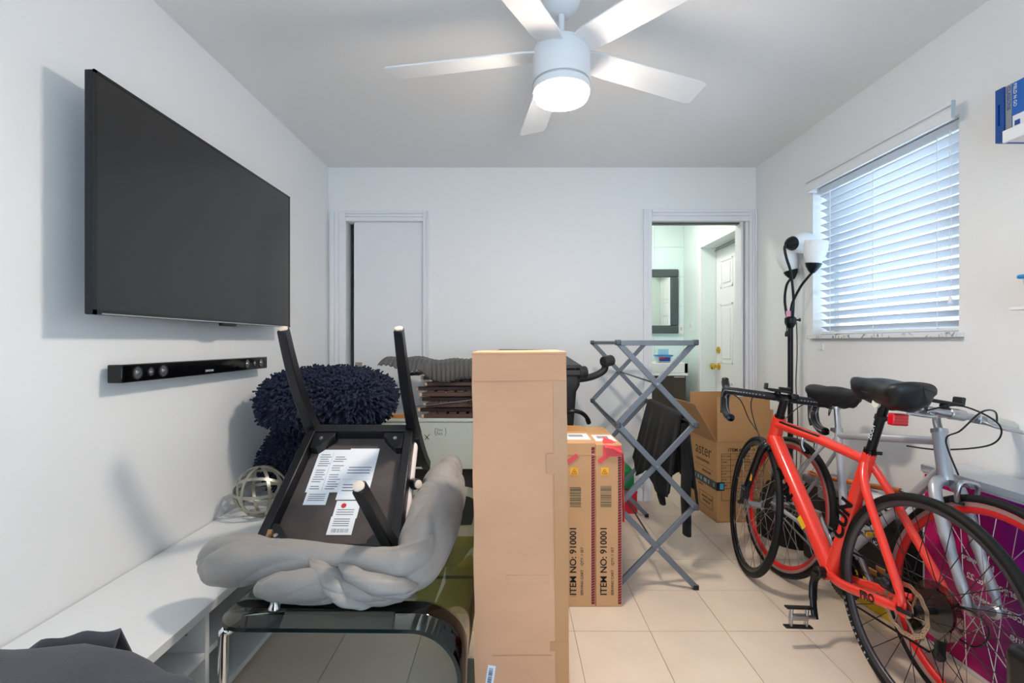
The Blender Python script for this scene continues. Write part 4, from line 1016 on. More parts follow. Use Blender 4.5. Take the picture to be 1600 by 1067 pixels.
def wheel(bike, name, M, rim_m, deep, spoke_m, hubw, nsp, side_m=None, disc=False, cassette=None):
    Rr = WHR - .030
    w = part(name, rim_profile(MB(), Rr, [(.006, -.010), (.002, -.0115), (-deep, -.006), (-deep-.003, 0), (-deep, .006), (.002, .0115), (.006, .010), (.001, 0), (.006, -.010)]), rim_m, bike, 60)
    w.matrix_basis = M
    tp_ = [(.0145*math.cos(t)+.0115, .0155*math.sin(t)) for t in [2*PI*i/12 for i in range(13)]]
    ty = part('tyre', rim_profile(MB(), Rr+.004, tp_), TYRE, w, 70)
    if side_m: part('brake_track', rim_profile(MB(), Rr, [(.005, -.0118), (-.008, -.0102), (-.008, .0102), (.005, .0118)]), side_m, w, 60)
    hb = part('hub', MB().lathe([(.006, -hubw/2-.012), (.006, -hubw/2), (.022, -hubw/2+.002), (.022, -hubw/2+.006), (.014, -hubw/2+.012), (.013, 0), (.014, hubw/2-.012), (.022, hubw/2-.006), (.022, hubw/2-.002), (.006, hubw/2), (.006, hubw/2+.012)], (0,0,0), (0,1,0), 20), ALU if spoke_m is SPK else FBLK, w)
    for i in range(nsp):
        side = 1 if i % 2 else -1; lead = .42 if (i//2) % 2 else -.42
        key = (spoke_m.name, side, lead, hubw, deep)
        if key not in _spk:
            a = Vector((.020*math.cos(PI/2*(1 if lead > 0 else -1)), side*(hubw/2-.004), .020*math.sin(PI/2*(1 if lead > 0 else -1))))
            b = Vector(((Rr-deep)*math.cos(0), side*.002, 0))
            me = MB().cyl(a, b, .00125, 5).mesh('spoke'); me.materials.append(spoke_m); _spk[key] = me
        o = bpy.data.objects.new('spoke', _spk[key]); COL.objects.link(o); o.parent = w; o.rotation_euler = (0, 2*PI*i/nsp, 0)
    if disc:
        m = MB(); n = 144; rb_ = (.0655, .0685, .0705, .0735, .0755, .079)      # ring with two rows of real holes
        for i in range(n):
            a0, a1 = 2*PI*i/n, 2*PI*(i+1)/n
            for q_ in range(5):
                if (q_ == 1 and i % 4 in (0, 1)) or (q_ == 3 and i % 4 in (2, 3)): continue
                c8 = []
                for yy in (disc-.001, disc+.001):
                    for rr, aa in ((rb_[q_], a0), (rb_[q_+1], a0), (rb_[q_+1], a1), (rb_[q_], a1)):
                        r2 = rr + .0016*math.sin(aa*12); c8.append((r2*math.cos(aa), yy, r2*math.sin(aa)))
                m.add(c8, ((0,3,2,1),(4,5,6,7),(0,1,5,4),(1,2,6,5),(2,3,7,6),(3,0,4,7)))
        for i in range(6):
            a = 2*PI*i/6; m.bar((.022*math.cos(a+.5), disc, .022*math.sin(a+.5)), (.068*math.cos(a), disc, .068*math.sin(a)), .002, .006, up=(0,1,0))
        m.lathe([(.026, -.002), (.026, .002)], (0, disc, 0), (0,1,0))
        part('brake_disc', m, mat('disc_steel', (196, 184, 168), .3, metal=1), w, 30)
    if cassette:
        m = MB()
        for i, r in enumerate((.06, .055, .05, .045, .04, .035, .03)):
            y = cassette[0] + math.copysign(.0045*i, cassette[0])
            m.lathe([(r, -.001), (r, .001)], (0, y, 0), (0,1,0), 28)
        part('cassette', m, mat('sprocket_dark', (92, 90, 90), .3, metal=.9), w)
        part('spoke_guard', MB().lathe([(.085, -.001), (.084, .001), (.06, .0015), (.03, .001)], (0, cassette[0]-.0*1+math.copysign(-.006, cassette[0]), 0), (0,1,0), 32), (MATS.get('guard_clear') or pane_mat('guard_clear', (196, 198, 202), .16)), w)
    return w
def tubes(pts, r, n=14, sub=0): return MB().tube(smooth_path(pts, sub) if sub else pts, r, n)
def saddle_mesh(L_, W, H, c, pitch=0, nose=.3):
    def fn(u, v):
        s_ = v; a = 2*PI*u
        t = 1-s_        # 0 nose, 1 tail
        wv = W*(.30 + .70*max(0, min(1, (t-.30)/.55))**1.3)*math.sqrt(max(0.0, 1-abs(2*s_-1)**7))
        x = (s_-.5)*L_
        up = math.sin(a)
        z = H*(.42*up if up > 0 else (.60+.35*min(1, t*1.6))*up)*math.sqrt(max(.0, 1-abs(2*s_-1)**7))
        z += .018*(abs(2*s_-1)**2) - .006*math.sin(s_*9)
        y = wv*.5*math.copysign(abs(math.cos(a))**.75, math.cos(a))*(1 if up > -.2 else .9)
        z += .004*math.sin(a*7+s_*23)*(up < 0)
        return Vector((c[0]+x, c[1]+y, c[2]+z))
    return MB().grid(fn, 32, 24, True)
# ---- red road bike
M_red = Matrix.Translation((1.232, 1.455, 0)) @ Matrix.Rotation(math.radians(93.0), 4, 'Z') @ Matrix.Rotation(math.radians(3.6), 4, 'X')
rbk = thing('road_bicycle', 'red drop-bar road bicycle with disc brakes and a black saddle cover', 'bicycle', M=M_red)
WB = .955; HT = Vector((.772, 0, .80)); HBt = Vector((.812, 0, .672)); BB = Vector((.385, 0, .268)); SC = Vector((.248, 0, .742)); RH = Vector((0, 0, WHR)); FH = Vector((WB, 0, WHR))
ax = (HT-HBt).normalized()
def steerM(deg): return Matrix.Translation(HBt) @ Matrix.Rotation(math.radians(deg), 4, ax) @ Matrix.Translation(-HBt)
ST_ = steerM(-13)
wheel(rbk, 'rear_wheel', Matrix.Translation(RH), RGREY, .010, SPKB, .10, 28, disc=.062, cassette=(-.030,))
wheel(rbk, 'front_wheel', ST_ @ Matrix.Translation(FH), FBLK, .014, SPK, .09, 28, disc=.05)
part('head_tube', tubes([HBt - ax*.004, HT + ax*.004], .029, 18), FRED, rbk)
tt = part('top_tube', MB().tube([HT-Vector((.0, 0, .028)), (HT*.5+SC*.5)+Vector((0,0,-.012)), SC-Vector((-.0, 0, .012))], [.026, .0235, .0205], 16, flat=.85), FRED, rbk)
part('stripe', MB().tube([HT*.94+SC*.06+Vector((0, .015, -.011)), HT*.45+SC*.55+Vector((0, .014, .003))], [.007, .006], 8, flat=.8), FBLK, tt)
dt = part('down_tube', MB().tube([HBt + ax*.035, BB+Vector((.012, 0, .015))], [.033, .034], 18), FRED, rbk)
stb = part('seat_tube', MB().tube([BB, SC+Vector((-.006, 0, .02))], [.0275, .0215], 18), FRED, rbk)
part('bottom_bracket', MB().cyl(BB+Vector((0, -.036, 0)), BB+Vector((0, .036, 0)), .0275, 20), FRED, rbk, bevel=.002)
for s_ in (1, -1):
    part('chain_stay', tubes([BB+Vector((-.02, s_*.022, 0)), BB+Vector((-.12, s_*.050, .012)), RH+Vector((.05, s_*.073, -.012)), RH+Vector((.008, s_*.075, 0))], [.0165]*13+[.0145]*6, 12, 6), FRED, rbk)
    part('seat_stay', tubes([SC+Vector((.0, s_*.012, -.022)), SC+Vector((-.05, s_*.042, -.105)), RH+Vector((.02, s_*.073, .06)), RH+Vector((.0, s_*.075, .008))], [.0135]*13+[.0115]*6, 12, 6), FRED, rbk)
    part('dropout', MB().cbox((.008, s_*.075, WHR+.002), (.045, .009, .045)), FRED, rbk, bevel=.008)
def stf(mb): mb.v = [tuple(ST_ @ Vector(p)) for p in mb.v]; return mb
for s_ in (1, -1):
    f_ = part('fork_blade', stf(tubes([HBt+Vector((.0, s_*.02, -.004)), HBt+Vector((.012, s_*.042, -.04)), HBt.lerp(FH, .5)+Vector((-.006, s_*.055, -.02)), FH+Vector((-.02, s_*.056, .04)), FH+Vector((0, s_*.055, 0))], [.019]*7+[.017]*12+[.013]*6, 12, 6)), FBLK, rbk)
part('fork_crown', stf(MB().cbox((.815, 0, .658), (.05, .06, .035))), FBLK, rbk, bevel=.01)
part('front_caliper', stf(MB().cbox((.905, .062, .405), (.045, .03, .06)).cbox((.885, .078, .42), (.05, .012, .016)).lathe([(.012, 0), (.012, .015)], (.86, .075, .42), (0,1,0), 12)), BLACKP, rbk, bevel=.005)
part('front_axle', stf(MB().cyl(FH+Vector((0, -.07, 0)), FH+Vector((0, .075, 0)), .008, 12)), FBLK, rbk)
part('reflector_sticker', stf(MB().cbox((.862, .0605, .50), (.018, .006, .05))), mat('amber_mark', (226, 150, 40), .4), rbk)
# steerer, stem and drop bar
top = HT + ax*.085
part('steerer', stf(tubes([HT, top+ax*.012], .0175, 16)), FBLK, rbk)
part('headset_ring', stf(tubes([HT+ax*.002, HT+ax*.014], .022, 16)), BLACKG, rbk)
BC = top + Vector((.085, 0, .012))
part('stem', stf(tubes([top, BC], .016, 14)), FBLK, rbk)
bar = smooth_path([(BC.x, 0, BC.z), (BC.x, .10, BC.z), (BC.x+.002, .175, BC.z), (BC.x+.02, .198, BC.z-.002), (BC.x+.070, .204, BC.z-.008), (BC.x+.088, .206, BC.z-.045), (BC.x+.062, .207, BC.z-.095), (BC.x+.01, .207, BC.z-.12), (BC.x-.045, .207, BC.z-.125)], 6)
full = [Vector((p.x, -p.y, p.z)) for p in reversed(bar[1:])] + bar
hbr = part('handlebar', stf(MB().tube(full, .0185, 12)), GRIP, rbk)
# dotted tape wrap
m = MB()
for p, q in list(zip(full[:-1], full[1:]))[::1]:
    d = (q-p).normalized(); x_ = d.cross(Vector((0,0,1)))
    if x_.length < .1: x_ = d.cross(Vector((1,0,0)))
    x_.normalize(); y_ = d.cross(x_)
    if abs(p.y) < .06: continue
    for a_ in (0.6, 1.9, 3.2, 4.6):
        o_ = x_*math.cos(a_)+y_*math.sin(a_); m.cbox((0,0,0), (.007, .004, .0016), frame(d, o_.cross(d), p + o_*.0185))
o = part('tape_dots', stf(m), mat('tape_dot', (150, 150, 156), .5), hbr); o['kind'] = 'stuff'
for s_ in (1, -1):
    h_ = part('brake_hood', stf(MB().tube(smooth_path([(BC.x+.065, s_*.204, BC.z-.005), (BC.x+.105, s_*.204, BC.z+.012), (BC.x+.135, s_*.204, BC.z+.035), (BC.x+.145, s_*.204, BC.z+.055)], 5), [.017]*6+[.019]*5+[.017]*4+[.012], 12)), BLACKP, rbk)
    part('brake_lever', stf(MB().tube(smooth_path([(BC.x+.135, s_*.206, BC.z+.025), (BC.x+.150, s_*.207, BC.z-.02), (BC.x+.135, s_*.208, BC.z-.08), (BC.x+.11, s_*.21, BC.z-.115)], 5), .0065, 8, flat=1.6)), FBLK, h_)
    part('bar_end', stf(MB().lathe([(.0155, 0), (.016, .006), (0, .007)], (BC.x-.045, s_*.207, BC.z-.125), (-1,0,0), 12)), BLACKG, hbr)
mt_ = part('phone_mount', stf(MB().cbox((BC.x-.01, .0, BC.z+.032), (.06, .085, .014)).cbox((BC.x+.015, .05, BC.z+.045), (.03, .012, .032)).cbox((BC.x+.0, -.045, BC.z+.042), (.03, .012, .026)).cbox((BC.x-.02, -.02, BC.z+.045), (.02, .05, .012)).cyl((BC.x, 0, BC.z+.012), (BC.x, 0, BC.z+.03), .014, 12)), BLACKP, rbk, bevel=.004)
part('bell_lamp', stf(MB().cbox((BC.x-.025, -.06, BC.z+.012), (.045, .035, .03))), BLACKG, rbk, bevel=.006)
CBL = mat('cable_black', (18, 18, 18), .4)
part('brake_cable', stf(tubes([(BC.x+.09, .20, BC.z-.01), (BC.x+.04, .15, BC.z-.04), (BC.x+.085, .085, BC.z-.13), (.86, .05, .70), (.84, .04, .62), (.885, .062, .46)], .0026, 6, 8)), CBL, rbk)
part('brake_cable', stf(tubes([(BC.x+.03, .10, BC.z-.012), (BC.x+.06, .09, BC.z-.07), (BC.x+.05, .06, BC.z-.16), (.835, .03, .66)], .0024, 6, 8)), CBL, rbk)
part('gear_cable', stf(tubes([(BC.x+.09, -.20, BC.z-.01), (BC.x+.06, -.13, BC.z-.03), (BC.x+.07, -.06, BC.z-.13), (.84, -.02, .67)], .0024, 6, 8)), CBL, rbk)
# seat post, saddle, tail lamp
sp_t = SC + (SC-BB).normalized()*.225
part('seat_clamp', tubes([SC+Vector((-.005, 0, .016)), SC+Vector((-.0095, 0, .032))], .0215, 16).cbox((SC.x-.036, .0, SC.z+.026), (.022, .022, .012)), BLACKG, rbk)
spst = part('seat_post', tubes([SC, sp_t], .0155, 16), FBLK, rbk)
part('saddle_clamp', MB().cbox((sp_t.x+.005, 0, sp_t.z+.004), (.05, .032, .026)), ALU, rbk, bevel=.006)
for s_ in (1, -1): part('saddle_rail', tubes([(sp_t.x-.09, s_*.022, sp_t.z+.032), (sp_t.x-.05, s_*.022, sp_t.z+.012), (sp_t.x+.06, s_*.022, sp_t.z+.012), (sp_t.x+.12, s_*.01, sp_t.z+.035)], .0035, 8, 5), FBLK, rbk)
sdl = part('saddle', saddle_mesh(.295, .170, .072, (sp_t.x+.012, 0, sp_t.z+.034)), SADC, rbk, 180)
tl = part('tail_lamp', MB().cbox((sp_t.x-.050, .0, sp_t.z-.062), (.026, .055, .040)), mat('lamp_red', (214, 16, 34), .15, coat=.5), rbk, bevel=.005)
part('lamp_bracket', MB().cbox((sp_t.x-.022, 0, sp_t.z-.066), (.045, .026, .012)).tube([sp_t + (BB-SC).normalized()*.062, sp_t + (BB-SC).normalized()*.076], .019, 14), BLACKP, tl)
m = MB()
for i in range(4): m.cbox((sp_t.x-.0635, 0, sp_t.z-.077+.010*i), (.002, .05, .0016))
part('lens_ribs', m, mat('lamp_red_dark', (150, 8, 24), .2), tl)
# cranks and pedals
crk = part('crank_arm', MB().tube(smooth_path([(BB.x, .058, BB.z), (BB.x+.012, .064, BB.z-.05), (BB.x+.0, .070, BB.z-.11), (BB.x-.022, .074, BB.z-.168)], 6), [.021]*4+[.0165]*8+[.0135]*5+[.013]*2, 14, flat=.55), FBLK, rbk)
part('crank_axle', MB().cyl((BB.x, .03, BB.z), (BB.x, .066, BB.z), .021, 18), BLACKP, crk, bevel=.003)
pc_ = Vector((BB.x-.022, .074, BB.z-.162))
pd = part('pedal', MB().cyl(pc_, pc_+Vector((0, .10, 0)), .008, 12).cbox(pc_+Vector((0, .065, 0)), (.018, .07, .020)).cbox(pc_+Vector((0, .035, 0)), (.016, .010, .072)).cbox(pc_+Vector((0, .095, 0)), (.016, .010, .072)), ALU, rbk, bevel=.003)
for sx in (-1, 1): part('pedal_cage', MB().cbox(pc_+Vector((0, .065, sx*.036)), (.022, .105, .006)), BLACKP, pd, bevel=.001)
part('crank_arm', MB().tube([(BB.x, -.058, BB.z), (BB.x+.02, -.07, BB.z+.165)], [.018, .013], 12, flat=.55), FBLK, rbk)
pc2 = Vector((BB.x+.02, -.07, BB.z+.16))
p2 = part('pedal', MB().cyl(pc2, pc2-Vector((0, .10, 0)), .008, 12).cbox(pc2-Vector((0, .065, 0)), (.03, .07, .018)).cbox(pc2-Vector((0, .035, 0)), (.075, .008, .018)).cbox(pc2-Vector((0, .095, 0)), (.075, .008, .018)), ALU, rbk, bevel=.003)
part('reflector', MB().cbox(pc2+Vector((-.04, -.065, 0)), (.006, .05, .014)), mat('amber_reflector', (226, 160, 30), .25), p2)
def ringteeth(r, y, n, c):
    m = MB(); pr = [(r+(.004 if i % 2 else 0), 2*PI*i/(2*n)) for i in range(2*n)]
    vs = []
    for yy in (y-.0015, y+.0015):
        vs += [Vector(c)+Vector((rr*math.cos(a), yy, rr*math.sin(a))) for rr, a in pr]
        vs += [Vector(c)+Vector(((r-.016)*math.cos(a), yy, (r-.016)*math.sin(a))) for rr, a in pr]
    N_ = 2*n; fs = []
    for i in range(N_):
        j = (i+1) % N_
        fs += [(i, j, N_+j, N_+i), (2*N_+i, 3*N_+i, 3*N_+j, 2*N_+j), (i, 2*N_+i, 2*N_+j, j), (N_+i, N_+j, 3*N_+j, 3*N_+i)]
    m.add(vs, fs)
    for i in range(5):
        a = 2*PI*i/5+.3; m.bar(Vector(c)+Vector((0, y, 0)), Vector(c)+Vector(((r-.01)*math.cos(a), y, (r-.01)*math.sin(a))), .003, .014, up=(0,1,0))
    return m
part('chain_ring', ringteeth(.092, -.046, 44, (BB.x, 0, BB.z)), BLACKP, rbk)
part('chain_ring', ringteeth(.07, -.040, 34, (BB.x, 0, BB.z)), BLACKP, rbk)
part('chain', MB().bar((BB.x, -.046, BB.z+.094), (0, -.040, WHR+.045), .004, .008, up=(0,1,0)).bar((BB.x, -.046, BB.z-.094), (.02, -.042, WHR-.14), .004, .008, up=(0,1,0)), mat('chain_dark', (40, 38, 36), .4, metal=.8), rbk)
part('derailleur', MB().bar((-.0, -.055, WHR-.03), (.005, -.06, WHR-.14), .014, .03, up=(0,1,0)).cyl((.005, -.05, WHR-.14), (.005, -.066, WHR-.14), .018, 14).cyl((.01, -.05, WHR-.07), (.01, -.066, WHR-.07), .016, 14), BLACKP, rbk, bevel=.003)
part('derailleur_cable', tubes([(.0, -.06, WHR-.05), (-.08, -.075, WHR-.06), (-.115, -.078, WHR-.0), (-.08, -.076, WHR+.035), (.0, -.075, WHR+.02)], .0026, 6, 8), CBL, rbk)
part('rear_caliper', MB().cbox((.05, .068, WHR+.052), (.05, .03, .045)).lathe([(.016, 0), (.016, .012), (.008, .018), (0, .019)], (.048, .08, WHR+.055), (0,1,0), 14).cbox((.085, .07, WHR+.04), (.03, .016, .02)), BLACKP, rbk, bevel=.005)
part('rear_axle', MB().cyl((0, -.085, WHR), (0, .085, WHR), .008, 12).bar((0, .088, WHR), (-.055, .092, WHR+.01), .009, .012), FBLK, rbk, bevel=.002)
# lettering
def tube_text(s, p0, p1, off, size, m, parent, start, flip=False, ys=.0006, shift=0.0, bold=.0):
    p0 = Vector(p0); p1 = Vector(p1); d = (p1-p0).normalized(); yl = Vector((0, 1, 0)); up = yl.cross(d)
    M = frame(d, up, p0 + d*start + yl*off + up*shift)
    text(s, size, m, M, parent, local=True, bold=bold)
tube_text('CUN', BB, SC, .0258, .072, FBLK, stb, .16, bold=.0035)
tube_text('CUN', HBt, BB, .0335, .07, FBLK, dt, .13, bold=.0035, shift=-.008)
part('yellow_sticker', MB().cbox((0,0,0), (.05, .026, .001), frame((BB-HBt).normalized(), Vector((0,1,0)).cross((BB-HBt).normalized()), HBt.lerp(BB, .66)+Vector((0, .0338, 0)))), mat('decal_yellow', (240, 196, 40), .4), dt)
cs0, cs1 = BB+Vector((-.10, .062, .006)), RH+Vector((.05, .087, -.012))
M = frame((cs1-cs0).normalized()*1.0, Vector((0,1,0)).cross((cs1-cs0).normalized())*-1 if False else (0,0,1), (cs0*.30+cs1*.70))
dcs = (cs1-cs0).normalized(); ucs = (Vector((0,0,1)) - dcs*dcs.z).normalized()
cst = [o for o in rbk.children if o.name.startswith('chain_stay')][0]
text('PRO', .036, FBLK, frame(dcs, ucs, cs0.lerp(cs1, .55)+Vector((0, .0032, 0))), cst, local=True, bold=.0012)
tube_text('ZOOM', SC, sp_t, .0155, .018, PAPER, spst, .07)
# tyre lettering, letter by letter round the wall of the rear tyre
rw = [o for o in rbk.children if o.name.startswith('rear_wheel')][0]
def tyre_text(s, a0, size, step, m):
    for i, c_ in enumerate(s):
        if c_ == ' ': continue
        a = a0 + i*step; rr = WHR-.0165
        rad = Vector((math.cos(a), 0, math.sin(a))); tan = Vector((-math.sin(a), 0, math.cos(a)))
        # readable from the left side (+y)
        text(c_, size, m, frame(Vector((0,1,0)).cross(rad)*-1, rad, rad*rr+Vector((0, .0158, 0))), rw, 'tyre_letter', local=True, align='CENTER', bold=.0004)
tyre_text('latnenitnoC'[::-1], math.radians(-22), .017, -math.radians(3.4), mat('tyre_print', (176, 178, 182), .6))
# ---- silver flat-bar bike, facing the other way
M_sil = Matrix.Translation((1.315, 2.405, 0)) @ Matrix.Rotation(math.radians(-86.3), 4, 'Z') @ Matrix.Rotation(math.radians(-9.5), 4, 'X')
sbk = thing('city_bicycle', 'silver flat-bar bicycle with red rims leaning against the wall', 'bicycle', M=M_sil)
HT2 = Vector((.730, 0, .845)); HB2 = Vector((.775, 0, .70)); BB2 = Vector((.42, 0, .28)); SC2 = Vector((.268, 0, .765)); FH2 = Vector((.95, 0, WHR)); ax2 = (HT2-HB2).normalized()
wheel(sbk, 'rear_wheel', Matrix.Translation(RH), RRED, .026, SPK, .10, 32, side_m=mat('brake_track', (190, 176, 170), .35, metal=.6))
wheel(sbk, 'front_wheel', Matrix.Translation(FH2), RRED, .026, SPK, .085, 32, side_m=MATS['brake_track'])
part('head_tube', tubes([HB2-ax2*.004, HT2+ax2*.004], .022, 18), FSIL, sbk)
part('headset_ring', tubes([HT2, HT2+ax2*.012], .025, 18), ALU, sbk); part('headset_ring', tubes([HB2-ax2*.012, HB2], .025, 18), ALU, sbk)
part('top_tube', tubes([HT2-ax2*.03, SC2-Vector((0,0,.02))], .0145, 16), FSIL, sbk)
part('down_tube', tubes([HB2+ax2*.03, BB2], .017, 16), FSIL, sbk)
part('seat_tube', tubes([BB2, SC2], .0155, 16), FSIL, sbk)
part('bottom_bracket', MB().cyl(BB2+Vector((0, -.035, 0)), BB2+Vector((0, .035, 0)), .022, 18), FSIL, sbk)
for s_ in (1, -1):
    part('chain_stay', tubes([BB2+Vector((-.02, s_*.02, 0)), RH+Vector((.06, s_*.06, -.01)), RH+Vector((0, s_*.062, 0))], .0095, 12, 6), FSIL, sbk)
    part('seat_stay', tubes([SC2+Vector((0, s_*.014, -.03)), SC2+Vector((-.05, s_*.04, -.11)), RH+Vector((0, s_*.062, .0))], .008, 12, 6), FSIL, sbk)
    part('fork_blade', tubes([HB2-ax2*.012+Vector((0, s_*.008, .0)), HB2-ax2*.02+Vector((.0, s_*.035, -.004)), HB2-ax2*.06+Vector((.01, s_*.052, -.01)), HB2.lerp(FH2, .6)+Vector((-.004, s_*.052, 0)), FH2+Vector((-.012, s_*.052, .035)), FH2+Vector((0, s_*.052, 0))], [.019]*10+[.018]*8+[.015]*6+[.011]*7, 14, 6), FSIL, sbk)
part('front_axle', MB().cyl(FH2+Vector((0, -.075, 0)), FH2+Vector((0, .075, 0)), .007, 12), ALU, sbk); part('rear_axle', MB().cyl((0, -.08, WHR), (0, .08, WHR), .007, 12), ALU, sbk)
def caliper(name, c, fx_):
    m = MB(); c = Vector(c)
    for s_ in (1, -1): m.tube(smooth_path([c+Vector((fx_*.015, 0, .03)), c+Vector((fx_*.02, s_*.03, .025)), c+Vector((fx_*.018, s_*.034, -.01)), c+Vector((fx_*.01, s_*.02, -.035))], 5), .008, 10)
    m.cyl(c+Vector((-fx_*.02, 0, .022)), c+Vector((fx_*.03, 0, .022)), .009, 12)
    o = part(name, m, ALU, sbk)
    for s_ in (1, -1): part('brake_pad', MB().cbox(c+Vector((fx_*.008, s_*.019, -.038)), (.045, .009, .011)), BLACKP, o, bevel=.002)
caliper('front_brake', (FH2.x-.115, 0, .672), 1); caliper('rear_brake', (.115, 0, .668), -1)
top2 = HT2+ax2*.06
part('quill_stem', tubes([HT2, top2, top2+Vector((.06, 0, .012))], .0125, 14, 5), ALU, sbk)
B2 = top2+Vector((.065, 0, .014))
hb2 = part('handlebar', tubes([B2+Vector((-.04, -.255, -.006)), B2+Vector((-.025, -.14, 0)), B2, B2+Vector((-.025, .14, 0)), B2+Vector((-.04, .255, -.006))], .0125, 14, 6), ALU, sbk)
part('stem_clamp', MB().cyl(B2+Vector((0, -.028, 0)), B2+Vector((0, .028, 0)), .0195, 18), ALU, sbk, bevel=.003)
for s_ in (1, -1):
    part('grip', MB().tube([B2+Vector((-.030, s_*.115, -.001)), B2+Vector((-.040, s_*.258, -.006))], [.0175, .0165], 16), mat('grip_white', (214, 214, 204), .6), hb2)
    lv = part('brake_lever', MB().cbox(B2+Vector((-.010, s_*.098, -.004)), (.035, .026, .03)).tube(smooth_path([B2+Vector((.0, s_*.095, -.008)), B2+Vector((.035, s_*.105, -.018)), B2+Vector((.04, s_*.15, -.022)), B2+Vector((.034, s_*.195, -.022)), B2+Vector((.042, s_*.21, -.024))], 5), .006, 8), ALU, sbk, bevel=.002)
part('phone_mount', MB().cbox(B2+Vector((-.03, -.03, .035)), (.055, .12, .012)).cbox(B2+Vector((-.03, -.09, .048)), (.04, .012, .03)).cbox(B2+Vector((-.03, .035, .048)), (.04, .012, .03)).cyl(B2+Vector((-.01, -.03, .005)), B2+Vector((-.02, -.03, .03)), .013, 12), BLACKP, sbk, bevel=.004)
part('brake_cable', tubes([B2+Vector((.02, .13, -.004)), B2+Vector((.06, .07, .03)), B2+Vector((.08, .0, .02)), B2+Vector((.07, -.05, -.05)), HT2+Vector((.06, -.035, -.02)), HB2+Vector((.06, -.02, .02))], .0028, 6, 8), CBL, sbk)
part('brake_cable', tubes([B2+Vector((.02, -.13, -.004)), B2+Vector((.06, -.05, .03)), B2+Vector((.07, .08, -.01)), B2+Vector((.03, .11, -.08)), HT2+Vector((-.03, .05, -.06)), SC2.lerp(HT2, .7)+Vector((0, .02, -.05))], .0028, 6, 8), CBL, sbk)
sp2 = SC2+(SC2-BB2).normalized()*.12
part('seat_post', tubes([SC2, sp2], .0125, 16), ALU, sbk); part('seat_clamp', tubes([SC2+Vector((0,0,-.008)), SC2+Vector((-.004, 0, .012))], .019, 16).cbox(SC2+Vector((-.026, 0, 0)), (.02, .02, .016)), ALU, sbk)
part('post_collar', tubes([sp2-Vector((0,0,.02)), sp2+Vector((0,0,.01))], .02, 14), ALU, sbk)
part('cord_loop', tubes([sp2+Vector((.01, -.03, .0)), sp2+Vector((.02, -.045, -.03)), sp2+Vector((.01, -.035, -.055)), sp2+Vector((.0, -.022, -.03)), sp2+Vector((.0, -.02, .0))], .0022, 6, 6), CBL, sbk)
part('saddle', saddle_mesh(.28, .17, .075, (sp2.x-.005, 0, sp2.z+.045)), SADN, sbk, 180)
part('chain_ring', ringteeth(.075, -.045, 40, (BB2.x, 0, BB2.z)), ALU, sbk)
part('crank_arm', MB().tube([(BB2.x, -.055, BB2.z), (BB2.x-.11, -.065, BB2.z+.125)], [.015, .011], 12, flat=.6), ALU, sbk)
pc3 = Vector((BB2.x-.11, -.07, BB2.z+.125)); p3 = part('pedal', MB().cbox(pc3-Vector((0, .055, 0)), (.085, .09, .024)).cyl(pc3, pc3-Vector((0, .1, 0)), .008, 10), ALU, sbk, bevel=.004)
part('reflector', MB().cbox(pc3+Vector((.044, -.055, 0)), (.006, .055, .014)), MATS['amber_reflector'], p3)
part('crank_arm', MB().tube([(BB2.x, .055, BB2.z), (BB2.x+.11, .065, BB2.z-.125)], [.015, .011], 12, flat=.6), ALU, sbk)
part('pedal', MB().cbox((BB2.x+.11, .12, BB2.z-.125), (.085, .09, .024)), ALU, sbk, bevel=.004)
chn = MB()
for a, b in (((BB2.x, -.045, BB2.z+.076), (0, -.042, WHR+.036)), ((BB2.x, -.045, BB2.z-.076), (0, -.042, WHR-.036))): chn.bar(a, b, .005, .009, up=(0,1,0))
part('chain', chn, mat('chain_silver', (170, 170, 168), .35, metal=1), sbk)
part('rear_sprocket', MB().lathe([(.038, -.002), (.038, .002)], (0, -.042, WHR), (0,1,0), 24), ALU, sbk)
# ------------------------------------------------------------------ clutter behind the bicycles
vb = thing('coffee_machine_carton', 'black and yellow coffee machine carton behind the bicycles', 'box', (1.64, 2.07, 0))
VM = Matrix.Translation((1.560, 1.915, 0)) @ Matrix.Rotation(math.radians(6), 4, 'Z')
MB().box((0, 0, 0), (.17, .34, .40), VM).build('carton', mat('carton_black', (30, 26, 26), .4), vb, bevel=.003)
MB().box((-.0008, 0, .002), (.171, .3405, .085), VM).build('yellow_band', mat('band_yellow', (226, 186, 30), .45), vb)
MB().add([VM @ Vector(p) for p in ((-.0015, .34, .085), (-.0015, 0, .085), (-.0015, .34, .16))] + [VM @ Vector(p) for p in ((.001, .34, .085), (.001, 0, .085), (.001, .34, .16))], ((0,1,2),(5,4,3),(0,3,4,1),(1,4,5,2),(2,5,3,0))).build('yellow_wedge', MATS['band_yellow'], vb)
vf = VM @ frame((0,-1,0), (0,0,1), (-.0012, 0, 0))
text('NESPRESSO', .042, PAPER, vf @ Matrix.Translation((-.325, .335, 0)), vb, bold=.0004); text('VERTUO PLUS', .022, PAPER, vf @ Matrix.Translation((-.20, .296, 0)), vb)
CUPM = mat('cup_copper', (176, 112, 62), .3, metal=.5)
for (yy, zz, rr) in ((-.10, .19, .024), (-.14, .165, .02), (-.08, .155, .018), (-.05, .185, .02), (-.26, .22, .022)):
    MB().box((yy-rr, zz-rr*.4, -.0005), (yy+rr, zz+rr*.5, .001), vf).build('cup_picture', CUPM, vb)
    MB().box((yy-rr, zz+rr*.5, -.0005), (yy+rr, zz+rr*.8, .0012), vf).build('cup_picture_rim', mat('cup_cream', (226, 190, 140), .5), vb)
